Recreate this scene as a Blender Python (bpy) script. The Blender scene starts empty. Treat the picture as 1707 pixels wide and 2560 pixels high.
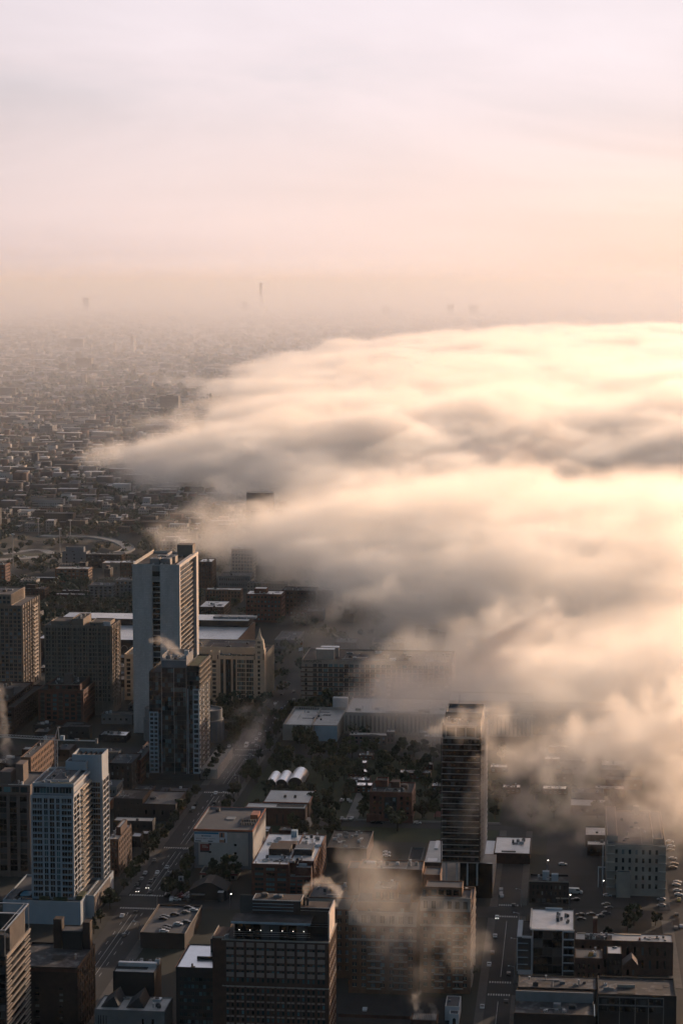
import bpy, math, random
import numpy as np
from mathutils import Vector
S = bpy.context.scene
COL = S.collection
# ======================= camera, sky, sun, exposure =======================
F = 5500.; CX = 853.5; CY = 1280.; HZ = 702.; HC = 314.      # photograph's focal length in its own pixels, horizon row, height of the viewpoint
PIT = math.atan((CY-HZ)/F); YAW = math.atan((1440-CX)/math.hypot(F, CY-HZ))
cam = bpy.data.cameras.new('camera'); cam.sensor_fit = 'VERTICAL'; cam.sensor_height = 36; cam.sensor_width = 24
cam.lens = F/2560*36; cam.clip_start = 1; cam.clip_end = 600000
co = bpy.data.objects.new('camera', cam); COL.objects.link(co); co.location = (0, 0, HC)
co.rotation_euler = (math.pi/2-PIT, 0, YAW); S.camera = co
SUN_EL, SUN_AZ = math.radians(12), math.radians(31)          # azimuth from +Y towards +X
sl = bpy.data.lights.new('sun', 'SUN'); sl.energy = 2.7; sl.angle = math.radians(.5); sl.color = (1, .735, .53)
so = bpy.data.objects.new('sun', sl); COL.objects.link(so)
so.rotation_euler = Vector((math.sin(SUN_AZ)*math.cos(SUN_EL), math.cos(SUN_AZ)*math.cos(SUN_EL), math.sin(SUN_EL))).to_track_quat('Z', 'Y').to_euler()
S.view_settings.view_transform = 'Standard'; S.view_settings.look = 'None'; S.view_settings.gamma = 1; S.view_settings.exposure = .44
cy = S.cycles
cy.volume_step_rate = 2.4; cy.volume_max_steps = 512; cy.volume_bounces = 16; cy.max_bounces = 18; cy.diffuse_bounces = 2; cy.glossy_bounces = 2
cy.use_denoising = True; cy.use_adaptive_sampling = True; cy.adaptive_threshold = .04

class NB:                                                     # small helper for node graphs
    def __init__(s, t): s.t = t
    def node(s, ty, **k):
        n = s.t.nodes.new(ty)
        for a, b in k.items(): setattr(n, a, b)
        return n
    def _set(s, inp, v):
        if hasattr(v, 'is_output'): s.t.links.new(v, inp)
        else: inp.default_value = v
    def m(s, op, a, b=0.):
        n = s.node('ShaderNodeMath', operation=op); s._set(n.inputs[0], a)
        if op not in ('SQRT', 'ABSOLUTE', 'FRACT'): s._set(n.inputs[1], b)
        return n.outputs[0]
    def v(s, op, a, b):
        n = s.node('ShaderNodeVectorMath', operation=op); s._set(n.inputs[0], a)
        s._set(n.inputs['Scale'] if op == 'SCALE' else n.inputs[1], b); return n.outputs['Value' if op in ('DOT_PRODUCT', 'LENGTH', 'DISTANCE') else 0]
    def noise(s, vec, scale, det=3., rough=.5, dist=0.):
        n = s.node('ShaderNodeTexNoise'); s._set(n.inputs['Vector'], vec); n.inputs['Scale'].default_value = scale
        n.inputs['Detail'].default_value = det; n.inputs['Roughness'].default_value = rough; n.inputs['Distortion'].default_value = dist
        return n
    def mr(s, x, a, b, c, d, smooth=False):
        n = s.node('ShaderNodeMapRange'); n.interpolation_type = 'SMOOTHSTEP' if smooth else 'LINEAR'
        for i, q in enumerate((x, a, b, c, d)): s._set(n.inputs[i], q)
        return n.outputs[0]
    def mix(s, f, a, b):
        n = s.node('ShaderNodeMix', data_type='RGBA'); s._set(n.inputs[0], f)
        for i, q in ((6, a), (7, b)): s._set(n.inputs[i], q if hasattr(q, 'is_output') else (*q, 1))
        return n.outputs[2]
    def sep(s, v):
        n = s.node('ShaderNodeSeparateXYZ'); s.t.links.new(v, n.inputs[0]); return n.outputs

w = bpy.data.worlds.new('World'); S.world = w; w.use_nodes = True; nt = w.node_tree; B = NB(nt)
sky = B.node('ShaderNodeTexSky', sky_type='NISHITA', sun_disc=False)
sky.sun_elevation = SUN_EL; sky.sun_rotation = SUN_AZ; sky.dust_density = 2; sky.altitude = 300
bg = nt.nodes['Background']; bg.inputs[1].default_value = .10
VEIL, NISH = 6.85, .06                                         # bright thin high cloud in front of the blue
tc = B.node('ShaderNodeTexCoord').outputs['Generated']; el = B.sep(tc)[2]
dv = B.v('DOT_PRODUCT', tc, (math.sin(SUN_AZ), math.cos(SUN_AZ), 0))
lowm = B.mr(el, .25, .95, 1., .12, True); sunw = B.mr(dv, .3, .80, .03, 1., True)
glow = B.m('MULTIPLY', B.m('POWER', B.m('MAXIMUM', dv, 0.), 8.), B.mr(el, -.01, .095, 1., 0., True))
ci = B.noise(B.v('MULTIPLY', B.v('ADD', tc, (3., .3, 0.)), (1., 1., 6.)), 2.6, 6., .55, .6).outputs[0]
c1 = B.mix(B.mr(el, 0., .15, 0., 1., True), (1.0, .815, .82), (.90, .80, .855))
c1 = B.mix(B.m('MULTIPLY', B.mr(ci, .42, .62, .8, 0., True), B.mr(el, .05, .15, 0., 1., True)), c1, (.80, .80, .885)); c2 = B.mix(glow, c1, (1.25, .74, .34)); c2 = B.mix(B.m('MULTIPLY', B.mr(dv, .925, .995, 0., 1., True), B.mr(el, .08, .4, 1., 0., True)), c2, (22, 8.2, .8))  # golden aureole at the sun, added out of view to light the fog
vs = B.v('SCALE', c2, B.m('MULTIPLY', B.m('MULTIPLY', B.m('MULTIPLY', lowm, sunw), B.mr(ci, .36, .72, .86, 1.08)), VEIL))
hi = B.v('ADD', B.v('SCALE', (.70, .76, .92), B.mr(el, .15, .7, 0., .8, True)), B.v('SCALE', (.18, .60, .95), B.mr(dv, .4, -.6, 0., .95, True)))
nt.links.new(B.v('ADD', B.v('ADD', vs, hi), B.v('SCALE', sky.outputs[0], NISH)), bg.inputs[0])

# ======================= projection: where a photo pixel lies in the place =======================
fwv = np.array([-math.sin(YAW)*math.cos(PIT), math.cos(YAW)*math.cos(PIT), -math.sin(PIT)])
rtv = np.array([math.cos(YAW), math.sin(YAW), 0]); upv = np.cross(rtv, fwv)
def ray(px, py): return fwv*F+rtv*(px-CX)-upv*(py-CY)
def atz(px, py, z=0.): d = ray(px, py); return d*((z-HC)/d[2])+[0, 0, HC]
def aty(px, py, Y): d = ray(px, py); return d*(Y/d[1])+[0, 0, HC]
def atx(px, py, X): d = ray(px, py); return d*(X/d[0])+[0, 0, HC]
def proj(x, y, z):
    v = np.array([x, y, z-HC]); q = v@fwv; return CX+F*(v@rtv)/q, CY-F*(v@upv)/q

# ======================= materials =======================
M = {}
def mat(name, c, r=.85, metal=0., var=.25, scale=.15, dirt=None, emit=None):
    if name in M: return M[name]
    m = bpy.data.materials.new(name); m.use_nodes = True; b = NB(m.node_tree); p = m.node_tree.nodes['Principled BSDF']
    p.inputs['Roughness'].default_value = r; p.inputs['Metallic'].default_value = metal
    if emit:
        p.inputs['Emission Color'].default_value = (*c, 1); p.inputs['Emission Strength'].default_value = emit; p.inputs['Base Color'].default_value = (*c, 1)
    elif var == 0: p.inputs['Base Color'].default_value = (*c, 1)
    else:
        g = b.node('ShaderNodeNewGeometry').outputs['Position']
        n1 = b.noise(g, scale, 6., .65).outputs[0]
        f = b.mr(n1, .3, .72, 1-var, 1+var)
        col = b.v('SCALE', (c[0], c[1], c[2]), f)
        if dirt:
            n2 = b.noise(b.v('MULTIPLY', g, (1., 1., .4)), dirt[1], 5., .6, .3).outputs[0]
            col = b.mix(b.mr(n2, .5, .66, 0., dirt[2] if len(dirt) > 2 else .75), col, dirt[0])
        m.node_tree.links.new(col, p.inputs['Base Color'])
    M[name] = m; return m
def panel_mat(name, c, line, pw, ph, lw=.02, var=.08):
    """cladding panels with joints, in world metres"""
    m = bpy.data.materials.new(name); m.use_nodes = True; b = NB(m.node_tree); p = m.node_tree.nodes['Principled BSDF']; p.inputs['Roughness'].default_value = .7
    g = b.node('ShaderNodeNewGeometry'); x, y, z = b.sep(g.outputs['Position']); nx = b.sep(g.outputs['Normal'])[0]
    fac = b.m('GREATER_THAN', b.m('ABSOLUTE', nx), .5)
    u = b.m('ADD', b.m('MULTIPLY', y, fac), b.m('MULTIPLY', x, b.m('SUBTRACT', 1., fac)))
    fu = b.m('FRACT', b.m('DIVIDE', u, pw)); fz = b.m('FRACT', b.m('DIVIDE', z, ph))
    ln = b.m('MAXIMUM', b.m('LESS_THAN', fu, lw/pw), b.m('LESS_THAN', fz, lw*2/ph))
    cell = b.node('ShaderNodeTexWhiteNoise', noise_dimensions='2D'); cb = b.node('ShaderNodeCombineXYZ')
    m.node_tree.links.new(b.m('FLOOR', b.m('DIVIDE', u, pw)), cb.inputs[0]); m.node_tree.links.new(b.m('FLOOR', b.m('DIVIDE', z, ph)), cb.inputs[1]); m.node_tree.links.new(cb.outputs[0], cell.inputs['Vector'])
    n1 = b.noise(b.v('MULTIPLY', g.outputs['Position'], (1, 1, .15)), .25, 4.).outputs[0]
    f = b.m('MULTIPLY', b.mr(cell.outputs['Value'], 0., 1., 1-var, 1+var), b.mr(n1, .3, .7, .88, 1.1))
    m.node_tree.links.new(b.mix(ln, b.v('SCALE', c, f), line), p.inputs['Base Color']); M[name] = m; return m
def glass_mat(name, dark, pale, share, r=.1):
    """window glass: most panes dark, some with pale blinds drawn"""
    m = bpy.data.materials.new(name); m.use_nodes = True; b = NB(m.node_tree); p = m.node_tree.nodes['Principled BSDF']; p.inputs['Roughness'].default_value = r
    rn = b.m('FRACT', b.m('ADD', b.node('ShaderNodeObjectInfo').outputs['Random'], b.node('ShaderNodeNewGeometry').outputs['Random Per Island']))
    r2 = b.m('FRACT', b.m('MULTIPLY', rn, 7.31))
    col = b.mix(b.m('MULTIPLY', b.m('GREATER_THAN', rn, 1-share), b.mr(r2, 0., 1., .3, 1.)), b.v('SCALE', dark, b.mr(r2, 0., 1., .5, 1.6)), pale)
    m.node_tree.links.new(col, p.inputs['Base Color']); M[name] = m; return m
def far_wall(name, c, r=.85):
    """wall of a distant house with its windows as a pattern"""
    m = bpy.data.materials.new(name); m.use_nodes = True; b = NB(m.node_tree); p = m.node_tree.nodes['Principled BSDF']; p.inputs['Roughness'].default_value = r
    g = b.node('ShaderNodeNewGeometry'); x, y, z = b.sep(g.outputs['Position']); nx, ny, nz = b.sep(g.outputs['Normal'])
    fac = b.m('GREATER_THAN', b.m('ABSOLUTE', nx), .5)
    u = b.m('ADD', b.m('MULTIPLY', y, fac), b.m('MULTIPLY', x, b.m('SUBTRACT', 1., fac)))
    fu = b.m('FRACT', b.m('DIVIDE', u, 3.1)); fz = b.m('FRACT', b.m('DIVIDE', z, 3.5))
    wn = b.m('MULTIPLY', b.m('MULTIPLY', b.m('GREATER_THAN', fu, .35), b.m('LESS_THAN', fu, .72)), b.m('MULTIPLY', b.m('GREATER_THAN', fz, .3), b.m('LESS_THAN', fz, .78)))
    wn = b.m('MULTIPLY', wn, b.m('LESS_THAN', b.m('ABSOLUTE', nz), .5))
    n1 = b.noise(g.outputs['Position'], .02, 4.).outputs[0]
    col = b.mix(wn, b.v('SCALE', c, b.mr(n1, .3, .7, .7, 1.3)), (.018, .022, .026))
    m.node_tree.links.new(col, p.inputs['Base Color']); M[name] = m; return m
mat('beige', (.20, .168, .14), var=.18); mat('beige_light', (.36, .31, .26), var=.15); mat('cream', (.48, .40, .31), var=.18); mat('cream_dull', (.34, .30, .26), var=.2)
mat('red_brick', (.11, .042, .03), var=.35, scale=.4); mat('brown_brick', (.075, .038, .028), var=.35, scale=.4); mat('dark_brick', (.03, .021, .019), var=.35, scale=.4); mat('orange_brick', (.17, .092, .058), var=.3, scale=.4)
mat('concrete', (.17, .17, .172), var=.2, dirt=((.16, .155, .15), .08, .5)); mat('pale_stone', (.32, .295, .27), var=.18); mat('white_panel', (.34, .39, .44), var=.1); mat('white_paint', (.50, .51, .53), var=.1); mat('blue_white', (.30, .39, .46), var=.12)
mat('grey_panel', (.16, .175, .20), var=.12); mat('dark_panel', (.035, .04, .045), var=.2); mat('charcoal', (.02, .021, .023), var=.3); mat('brown_panel', (.05, .036, .031), var=.2); mat('tan_panel', (.13, .105, .098), var=.15)
mat('roof_gravel', (.07, .068, .07), var=.3, scale=.3, dirt=((.03, .03, .032), .12, .7)); mat('roof_dark', (.02, .02, .023), var=.4, scale=.3, dirt=((.06, .06, .062), .15)); mat('roof_grey', (.07, .077, .09), var=.2, dirt=((.09, .09, .095), .1))
mat('roof_strip', (.75, .70, .68), .22, .7, .1); mat('spandrel_stone', (.27, .21, .185), var=.12); mat('sunlit_stone', (.62, .54, .48), var=.1); mat('roof_white', (.5, .5, .52), .32, var=.12, dirt=((.30, .30, .31), .09, .6)); mat('roof_pale', (.34, .335, .33), .45, var=.15, dirt=((.22, .21, .2), .1, .7)); mat('roof_mottled', (.045, .045, .048), var=.3, scale=.5, dirt=((.17, .17, .18), .22, .9)); mat('roof_metal', (.50, .54, .60), .28, .75, .1)  # sunlit_stone: low sun painted into a paler stone colour
mat('steel', (.45, .46, .48), .35, .8, .1); mat('dark_metal', (.05, .052, .055), .5, .5, .2); mat('unit_grey', (.2, .21, .22), .6, 0, .15); mat('unit_dark', (.06, .062, .065), .7, 0, .2); mat('copper', (.35, .11, .05), .6, 0, .15); mat('green_roof', (.035, .05, .02), .9, 0, .4)
glass_mat('glass', (.012, .015, .018), (.22, .24, .25), .22); glass_mat('teal_glass', (.008, .022, .028), (.10, .20, .23), .3); glass_mat('blue_glass', (.012, .022, .032), (.16, .24, .29), .3); glass_mat('black_glass', (.006, .007, .008), (.10, .105, .11), .22, .15)
panel_mat('slab_panels', (.47, .455, .45), (.31, .30, .30), 1.5, 1.2, .05); panel_mat('storage_panels', (.40, .385, .37), (.33, .32, .31), 2.4, 2.4, .04, .05)
mat('asphalt', (.021, .022, .025), .9, 0, .25, .05, ((.035, .036, .039), .03, .6)); mat('pavement', (.08, .078, .075), .9, 0, .25, .2); mat('paint_white', (.55, .55, .53), .8, 0, .25, .6); mat('lawn', (.022, .034, .012), .95, 0, .45, .06); mat('path', (.16, .15, .14), .9, 0, .15, .1); mat('concrete_road', (.27, .265, .26), .9, 0, .15, .02); mat('court_red', (.12, .03, .025), .9, 0, .2, .2)
mat('bark', (.045, .035, .028), .95, 0, .3, .8); mat('lamp_glow', (1, .93, .82), emit=4); mat('wall_lamp_glow', (1, .93, .82), emit=1.6); mat('amber_glow', (1, .6, .25), emit=7); mat('red_glow', (.9, .02, .04), emit=.22); mat('sign_white', (.55, .6, .65), .5, 0, 0)
def leaf_mat(name, c):
    m = bpy.data.materials.new(name); m.use_nodes = True; b = NB(m.node_tree); p = m.node_tree.nodes['Principled BSDF']; p.inputs['Roughness'].default_value = .7
    rn = b.node('ShaderNodeNewGeometry').outputs['Random Per Island']; n1 = b.noise(b.node('ShaderNodeNewGeometry').outputs['Position'], .12, 2.).outputs[0]
    f = b.m('MULTIPLY', b.mr(rn, 0., 1., .55, 1.45), b.mr(n1, .3, .7, .7, 1.35)); m.node_tree.links.new(b.v('SCALE', c, f), p.inputs['Base Color']); M[name] = m
leaf_mat('leaves_dark', (.02, .028, .013)); leaf_mat('leaves_mid', (.035, .046, .017)); leaf_mat('leaves_olive', (.055, .055, .02)); leaf_mat('leaves_far', (.026, .046, .026))
for k, c in dict(far_red=(.11, .055, .045), far_brown=(.065, .056, .054), far_tan=(.20, .175, .155), far_grey=(.22, .22, .22), far_pale=(.42, .39, .36), far_dark=(.05, .045, .045)).items(): far_wall(k, c)

# ======================= mesh building =======================
class MB:
    def __init__(s): s.v = []; s.f = []
    def quad(s, *p): n = len(s.v); s.v += p; s.f.append(tuple(range(n, n+len(p))))
    def box(s, x0, x1, y0, y1, z0, z1):
        n = len(s.v); s.v += [(x, y, z) for z in (z0, z1) for y in (y0, y1) for x in (x0, x1)]
        s.f += [tuple(n+i for i in q) for q in ((0, 2, 3, 1), (4, 5, 7, 6), (0, 1, 5, 4), (1, 3, 7, 5), (3, 2, 6, 7), (2, 0, 4, 6))]; return s
    def bar(s, a, b, r, k=4):
        a, b = Vector(a), Vector(b); d = (b-a).normalized(); u = d.orthogonal().normalized(); v = d.cross(u); n = len(s.v)
        for c in (a, b):
            for i in range(k): t = 2*math.pi*(i+.5)/k; s.v.append(tuple(c+u*(r*math.cos(t))+v*(r*math.sin(t))))
        s.f += [(n+i, n+(i+1) % k, n+k+(i+1) % k, n+k+i) for i in range(k)]+[tuple(range(n+k-1, n-1, -1)), tuple(range(n+k, n+2*k))]; return s
    def lathe(s, prof, cx=0, cy=0, k=16, a0=0, a1=2*math.pi):
        n = len(s.v); full = abs(a1-a0-2*math.pi) < 1e-6; kk = k if full else k+1
        for r, z in prof:
            for i in range(kk): t = a0+(a1-a0)*i/k; s.v.append((cx+r*math.cos(t), cy+r*math.sin(t), z))
        for j in range(len(prof)-1):
            for i in range(k): i2 = (i+1) % kk; s.f.append((n+j*kk+i, n+j*kk+i2, n+(j+1)*kk+i2, n+(j+1)*kk+i))
        if full and prof[-1][0] > .01: s.f.append(tuple(range(n+(len(prof)-1)*kk, n+len(prof)*kk)))
        return s
    def prism(s, pts, y0, y1):                               # outline in x, z run along y
        n = len(s.v); k = len(pts); s.v += [(x, y, z) for y in (y0, y1) for x, z in pts]
        s.f += [tuple(range(n, n+k)), tuple(range(n+2*k-1, n+k-1, -1))]+[(n+(i+1) % k, n+i, n+k+i, n+k+(i+1) % k) for i in range(k)]; return s
    def mesh(s, name, *mats):
        me = bpy.data.meshes.new(name); me.from_pydata(s.v, [], s.f)
        for m in mats: me.materials.append(M[m] if isinstance(m, str) else m)
        return me
def obj(name, me, parent=None, loc=(0, 0, 0), rz=0.):
    o = bpy.data.objects.new(name, me); COL.objects.link(o); o.location = loc; o.rotation_euler = (0, 0, rz)
    if parent: o.parent = parent
    return o
def tag(o, label, cat, group=None):
    o['label'] = label; o['category'] = cat
    if group: o['group'] = group
    return o
def thing(name, label, cat, loc=(0, 0, 0), rz=0., group=None):
    o = obj(name, None, None, loc, rz); return tag(o, label, cat, group)
def setting(name, mb, m): o = obj(name, mb.mesh(name, m)); o['kind'] = 'structure'; return o
def copy_thing(root, loc, rz, label, group):
    r = root.copy(); COL.objects.link(r); r.location = loc; r.rotation_euler = (0, 0, rz); r['label'] = label
    if group: r['group'] = group
    for ch in root.children:
        c = ch.copy(); COL.objects.link(c); c.parent = r
        for g in ch.children: d = g.copy(); COL.objects.link(d); d.parent = c
    return r
WM = {}
def win_mesh(w, h, face, nm, gl, fr, t=.06):
    k = (round(w, 2), round(h, 2), face, nm, gl, fr)
    if k in WM: return WM[k]
    mp = {'F': lambda a, c, b: (a, -c, b), 'R': lambda a, c, b: (c, a, b), 'L': lambda a, c, b: (-c, a, b)}[face]
    vs, fs, mi = [], [], []
    def bx(a0, a1, c0, c1, b0, b1, q):
        n = len(vs); vs.extend(mp(a, c, b) for b in (b0, b1) for c in (c0, c1) for a in (a0, a1))
        for f in ((0, 2, 3, 1), (4, 5, 7, 6), (0, 1, 5, 4), (1, 3, 7, 5), (3, 2, 6, 7), (2, 0, 4, 6)): fs.append(tuple(n+i for i in f)); mi.append(q)
    bx(-w/2, w/2, -.04, t, -h/2, h/2, 0)
    for j in range(1, nm): x = -w/2+w*j/nm; bx(x-.06, x+.06, t+.003, t+.05, -h/2, h/2, 1)
    if nm: bx(-w/2, w/2, t+.003, t+.10, -h/2-.12, -h/2, 1)
    me = bpy.data.meshes.new('window'); me.from_pydata(vs, [], fs); me.materials.append(M[gl]); me.materials.append(M[fr])
    me.polygons.foreach_set('material_index', mi); WM[k] = me; return me

class Bld:
    """a building: px = (x left, x right, y of roof edge, y of base) of its front in the photograph; depth from yback, the row of the roof's back edge, or in metres"""
    def __init__(s, name, label, px, wall, roof, dep=None, yback=None, cat='building', group=None, z0=0., Y=None, par=.9, body=True):
        xl, xr, yr, yb = px; s.xl, s.xr, s.yr, s.yb = px
        s.Y0 = Y if Y is not None else atz((xl+xr)/2, yb, z0)[1]
        a = aty(xl, yr, s.Y0); b = aty(xr, yr, s.Y0); s.X0, s.X1, s.h = a[0], b[0], (a[2]+b[2])/2
        s.W = s.X1-s.X0
        s.D = dep if dep else max(6., atz(xr, yback, s.h)[1]-s.Y0); s.z0 = z0
        s.o = thing(name, label, cat, ((s.X0+s.X1)/2, s.Y0+s.D/2, z0), group=group)
        s.wallm, s.roofm = wall, roof; s.wall = MB(); s.roofs = MB(); s.nwin = 0; s.rest = {}; s.cnt = {}
        if body: s.block(0, s.W, 0, s.D, z0, s.h, par)
        FOOT.append((s.X0-2, s.X1+2, s.Y0-2, s.Y0+s.D+2))
    # local metres: u from the left edge, v from the front, z above ground
    def L(s, u, v, z=0.): return (u-s.W/2, v-s.D/2, z-s.z0)
    def u(s, px, py=None, v=0.): return aty(px, py or s.yr, s.Y0+v)[0]-s.X0
    def z(s, py, v=0., px=None): return aty(px or (s.xl+s.xr)/2, py, s.Y0+v)[2]
    def _box(s, mb, u0, u1, v0, v1, z0, z1):
        a = s.L(u0, v0, z0); b = s.L(u1, v1, z1); mb.box(a[0], b[0], a[1], b[1], a[2], b[2])
    def block(s, u0, u1, v0, v1, z0, z1, par=.9, roof=True):
        if par > 0:
            t = .4; zz = z1-par; s._box(s.wall, u0, u1, v0, v1, z0, zz)
            s._box(s.wall, u0, u1, v0, v0+t, zz, z1); s._box(s.wall, u0, u1, v1-t, v1, zz, z1); s._box(s.wall, u0, u0+t, v0+t, v1-t, zz, z1); s._box(s.wall, u1-t, u1, v0+t, v1-t, zz, z1)
            if roof: s._box(s.roofs, u0+t+.02, u1-t-.02, v0+t+.02, v1-t-.02, zz+.02, zz+.08)
        else:
            s._box(s.wall, u0, u1, v0, v1, z0, z1)
            if roof: s._box(s.roofs, u0+.05, u1-.05, v0+.05, v1-.05, z1+.02, z1+.12)
    def part(s, name, m, *boxes, parent=None, label=None):
        """one object per box, except where the boxes form one frame; past 90 of a kind the rest is one object"""
        n = s.cnt.get(name, 0); one = name in JOINED; o = None
        while boxes:
            rest = one or n >= 90; mb = MB(); use = boxes if rest else boxes[:1]; boxes = () if rest else boxes[1:]
            for b in use: s._box(mb, *b)
            o = obj(name, mb.mesh(name, m), parent or s.o)
            if rest and not one: o['kind'] = 'stuff'
            n += 1
        s.cnt[name] = n
        if label: o['label'] = label
        return o
    def partmb(s, name, m, mb, parent=None): return obj(name, mb.mesh(name, m), parent or s.o)
    def ledge(s, face, u0, u1, z, hh=.4, d=.3, m='pale_stone', name='ledge', off=0.):
        if face == 'F': return s.part(name, m, (u0, u1, off-d, off+.02, z, z+hh))
        if face == 'R': return s.part(name, m, (s.W+off-.02, s.W+off+d, u0, u1, z, z+hh))
        return s.part(name, m, (off-d, off+.02, u0, u1, z, z+hh))
    def piers(s, face, us, w, d, z0, z1, off=0.):
        for q in us:
            if face == 'F': s._box(s.wall, q-w/2, q+w/2, off-d, off+.01, z0, z1)
            elif face == 'R': s._box(s.wall, s.W+off-.01, s.W+off+d, q-w/2, q+w/2, z0, z1)
            else: s._box(s.wall, off-d, off+.01, q-w/2, q+w/2, z0, z1)
    def bands(s, face, u0, u1, zs, hh, d, off=0., m=None, name='band'):
        mb = s.wall if m is None else MB()
        for q in zs:
            if face == 'F': s._box(mb, u0, u1, off-d, off+.01, q, q+hh)
            elif face == 'R': s._box(mb, s.W+off-.01, s.W+off+d, u0, u1, q, q+hh)
            else: s._box(mb, off-d, off+.01, u0, u1, q, q+hh)
        if m: return s.partmb(name, m, mb)
    def wins(s, face, u0, u1, z0, z1, nu, nz, fw=.55, fh=.55, gl='glass', fr='dark_metal', nm=2, off=0., skip=None, pos=.5):
        du = (u1-u0)/nu; dz = (z1-z0)/nz; me = win_mesh(du*fw, dz*fh, face, nm, gl, fr)
        for j in range(nz):
            for i in range(nu):
                if skip and skip(i, j): continue
                uu = u0+(i+.5)*du; zz = z1-(j+1-pos)*dz
                if face == 'F': l = s.L(uu, off, zz)
                elif face == 'R': l = s.L(s.W+off, uu, zz)
                else: l = s.L(off, uu, zz)
                if s.nwin < 96: obj('window', me, s.o, l)
                else: s.rest.setdefault((gl, fr), []).append((me, l))
                s.nwin += 1
    def unit(s, u0, u1, v0, v1, z0, z1, m='unit_grey', name='rooftop_unit', fan=True):
        o = s.part(name, m, (u0, u1, v0, v1, z0, z1))
        if fan and u1-u0 > 1.2:
            mb = MB(); c = s.L((u0+u1)/2, (v0+v1)/2, z1); r = min(u1-u0, v1-v0)*.32; mb.lathe([(r, c[2]), (r, c[2]+.25), (r*.8, c[2]+.25)], c[0], c[1], 10); s.partmb('fan', 'dark_metal', mb, o)
        return o
    def clutter(s, n, u0, u1, v0, v1, z, seed=0, big=3.):
        r = random.Random(seed+int(s.X0*10))
        if (u1-u0)*(v1-v0) > 60:
            for i in range(3):
                a = r.uniform(1.5, (u1-u0)*.35); b = r.uniform(1.2, (v1-v0)*.35); uu = r.uniform(u0, u1-a); vv = r.uniform(v0, v1-b); q_ = .1+.012*i; s.part('roof_patch', r.choice(['roof_dark', 'roof_gravel', 'roof_grey', 'unit_dark']), (uu, uu+a, vv, vv+b, z-.05, z+q_))
            vv = r.uniform(v0, v1); uu = r.uniform(u0, (u0+u1)/2); s.part('roof_pipe', 'steel', (uu, uu+(u1-u0)*.4, vv, vv+.22, z+.2, z+.42)); uu = r.uniform(u0, u1); s.part('roof_pipe', 'unit_grey', (uu, uu+.25, v0, v0+(v1-v0)*.6, z+.18, z+.38))
        for i in range(n):
            a = r.uniform(1., big); b = r.uniform(1., big); h = r.uniform(.6, 2.); uu = r.uniform(u0, u1-a); vv = r.uniform(v0, v1-b)
            if r.random() < .3:
                mb = MB(); c = s.L(uu, vv, z); mb.lathe([(.3, c[2]), (.3, c[2]+h), (.5, c[2]+h), (.5, c[2]+h+.3)], c[0], c[1], 8); s.partmb('vent', 'steel', mb)
            else: s.unit(uu, uu+a, vv, vv+b, z, z+h, r.choice(['unit_grey', 'unit_grey', 'unit_dark', 'white_paint']), fan=r.random() < .5)
    def done(s):
        obj('wall', s.wall.mesh('wall', s.wallm), s.o)
        if s.roofs.f: obj('roof', s.roofs.mesh('roof', s.roofm), s.o)
        for (gl, fr), lst in s.rest.items():
            vs, fs, mi = [], [], []
            for me, l in lst:
                n = len(vs); vs += [(v.co[0]+l[0], v.co[1]+l[1], v.co[2]+l[2]) for v in me.vertices]
                for p in me.polygons: fs.append(tuple(n+i for i in p.vertices)); mi.append(p.material_index)
            me = bpy.data.meshes.new('window'); me.from_pydata(vs, [], fs); me.materials.append(M[gl]); me.materials.append(M[fr]); me.polygons.foreach_set('material_index', mi)
            o = obj('window', me, s.o); o['kind'] = 'stuff'
        return s
FOOT = []
JOINED = {'grid_frame', 'roof_frame', 'frame', 'coping', 'crown_frame', 'screen_wall', 'screen_rail', 'terrace_rail', 'roof_rail', 'side_stone', 'picture', 'lettering', 'court_wall', 'pipe_rack', 'balcony_rail', 'shopfront', 'room_mullion', 'bent_flue', 'corner_tower', 'parapet_rail', 'roof_wall', 'sun_fin', 'opening', 'slat'}
def lin(a, b, n): return [a+(b-a)*i/n for i in range(n+1)]
# ======================= ground, roads =======================
FX = -225.4; FXR = -205.                                     # the avenue's kerbs
g = MB(); R = 200000; g.quad((-R, -R, 0), (R, -R, 0), (R, R, 0), (-R, R, 0)); mat('ground', (.02, .022, .02), .95, 0, .4, .012, ((.026, .032, .018), .004, .9)); setting('ground', g, 'ground')
def sheet(name, x0, x1, y0, y1, z, m):
    mb = MB(); mb.quad((x0, y0, z), (x1, y0, z), (x1, y1, z), (x0, y1, z)); return setting(name, mb, m)
def kerb(name, x0, x1, y0, y1, m='pavement'): return setting(name, MB().box(x0, x1, y0, y1, -.2, .14), m)
sheet('road', FX, FXR, 850, 1735, .05, 'asphalt'); sheet('road', -36.2, -25, 800, 1250, .05, 'asphalt'); sheet('road', 50.5, 60, 850, 1500, .05, 'asphalt')
for i, (y0, y1, xa, xb) in enumerate(((1066, 1084, -420, -225.45), (1066, 1084, -204.95, -36.25), (1070, 1087, -24.95, 50.45), (948, 963, -24.95, 90), (1318, 1334, -560, -225.45), (1424, 1441, -560, -225.45), (1241, 1252, -190, -36.25), (1425, 1441, -204.95, 90), (985, 1001, -300, -225.45))): sheet('road', xa, xb, y0, y1, .05, 'asphalt')
for x0, x1, y0, y1 in ((-230, -225.4, 1085, 1317), (-230, -225.4, 1335, 1423), (-205, -201.5, 1085, 1424), (-230, -225.4, 890, 984), (-205, -200, 890, 1065), (-40, -36.2, 880, 1065), (-40, -36.2, 1085, 1240), (-25, -21.5, 964, 1069), (-25, -21.5, 880, 947), (-25, -21.5, 1088, 1240), (45, 50.5, 964, 1069), (45, 50.5, 1088, 1240), (-190, -40, 1253, 1256.5), (-205, -200.5, 1442, 1630), (-230, -225.4, 1442, 1630)): kerb('pavement', x0, x1, y0, y1)
def dashes(name, mb): return setting(name, mb, 'paint_white')
mk = MB()
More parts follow.
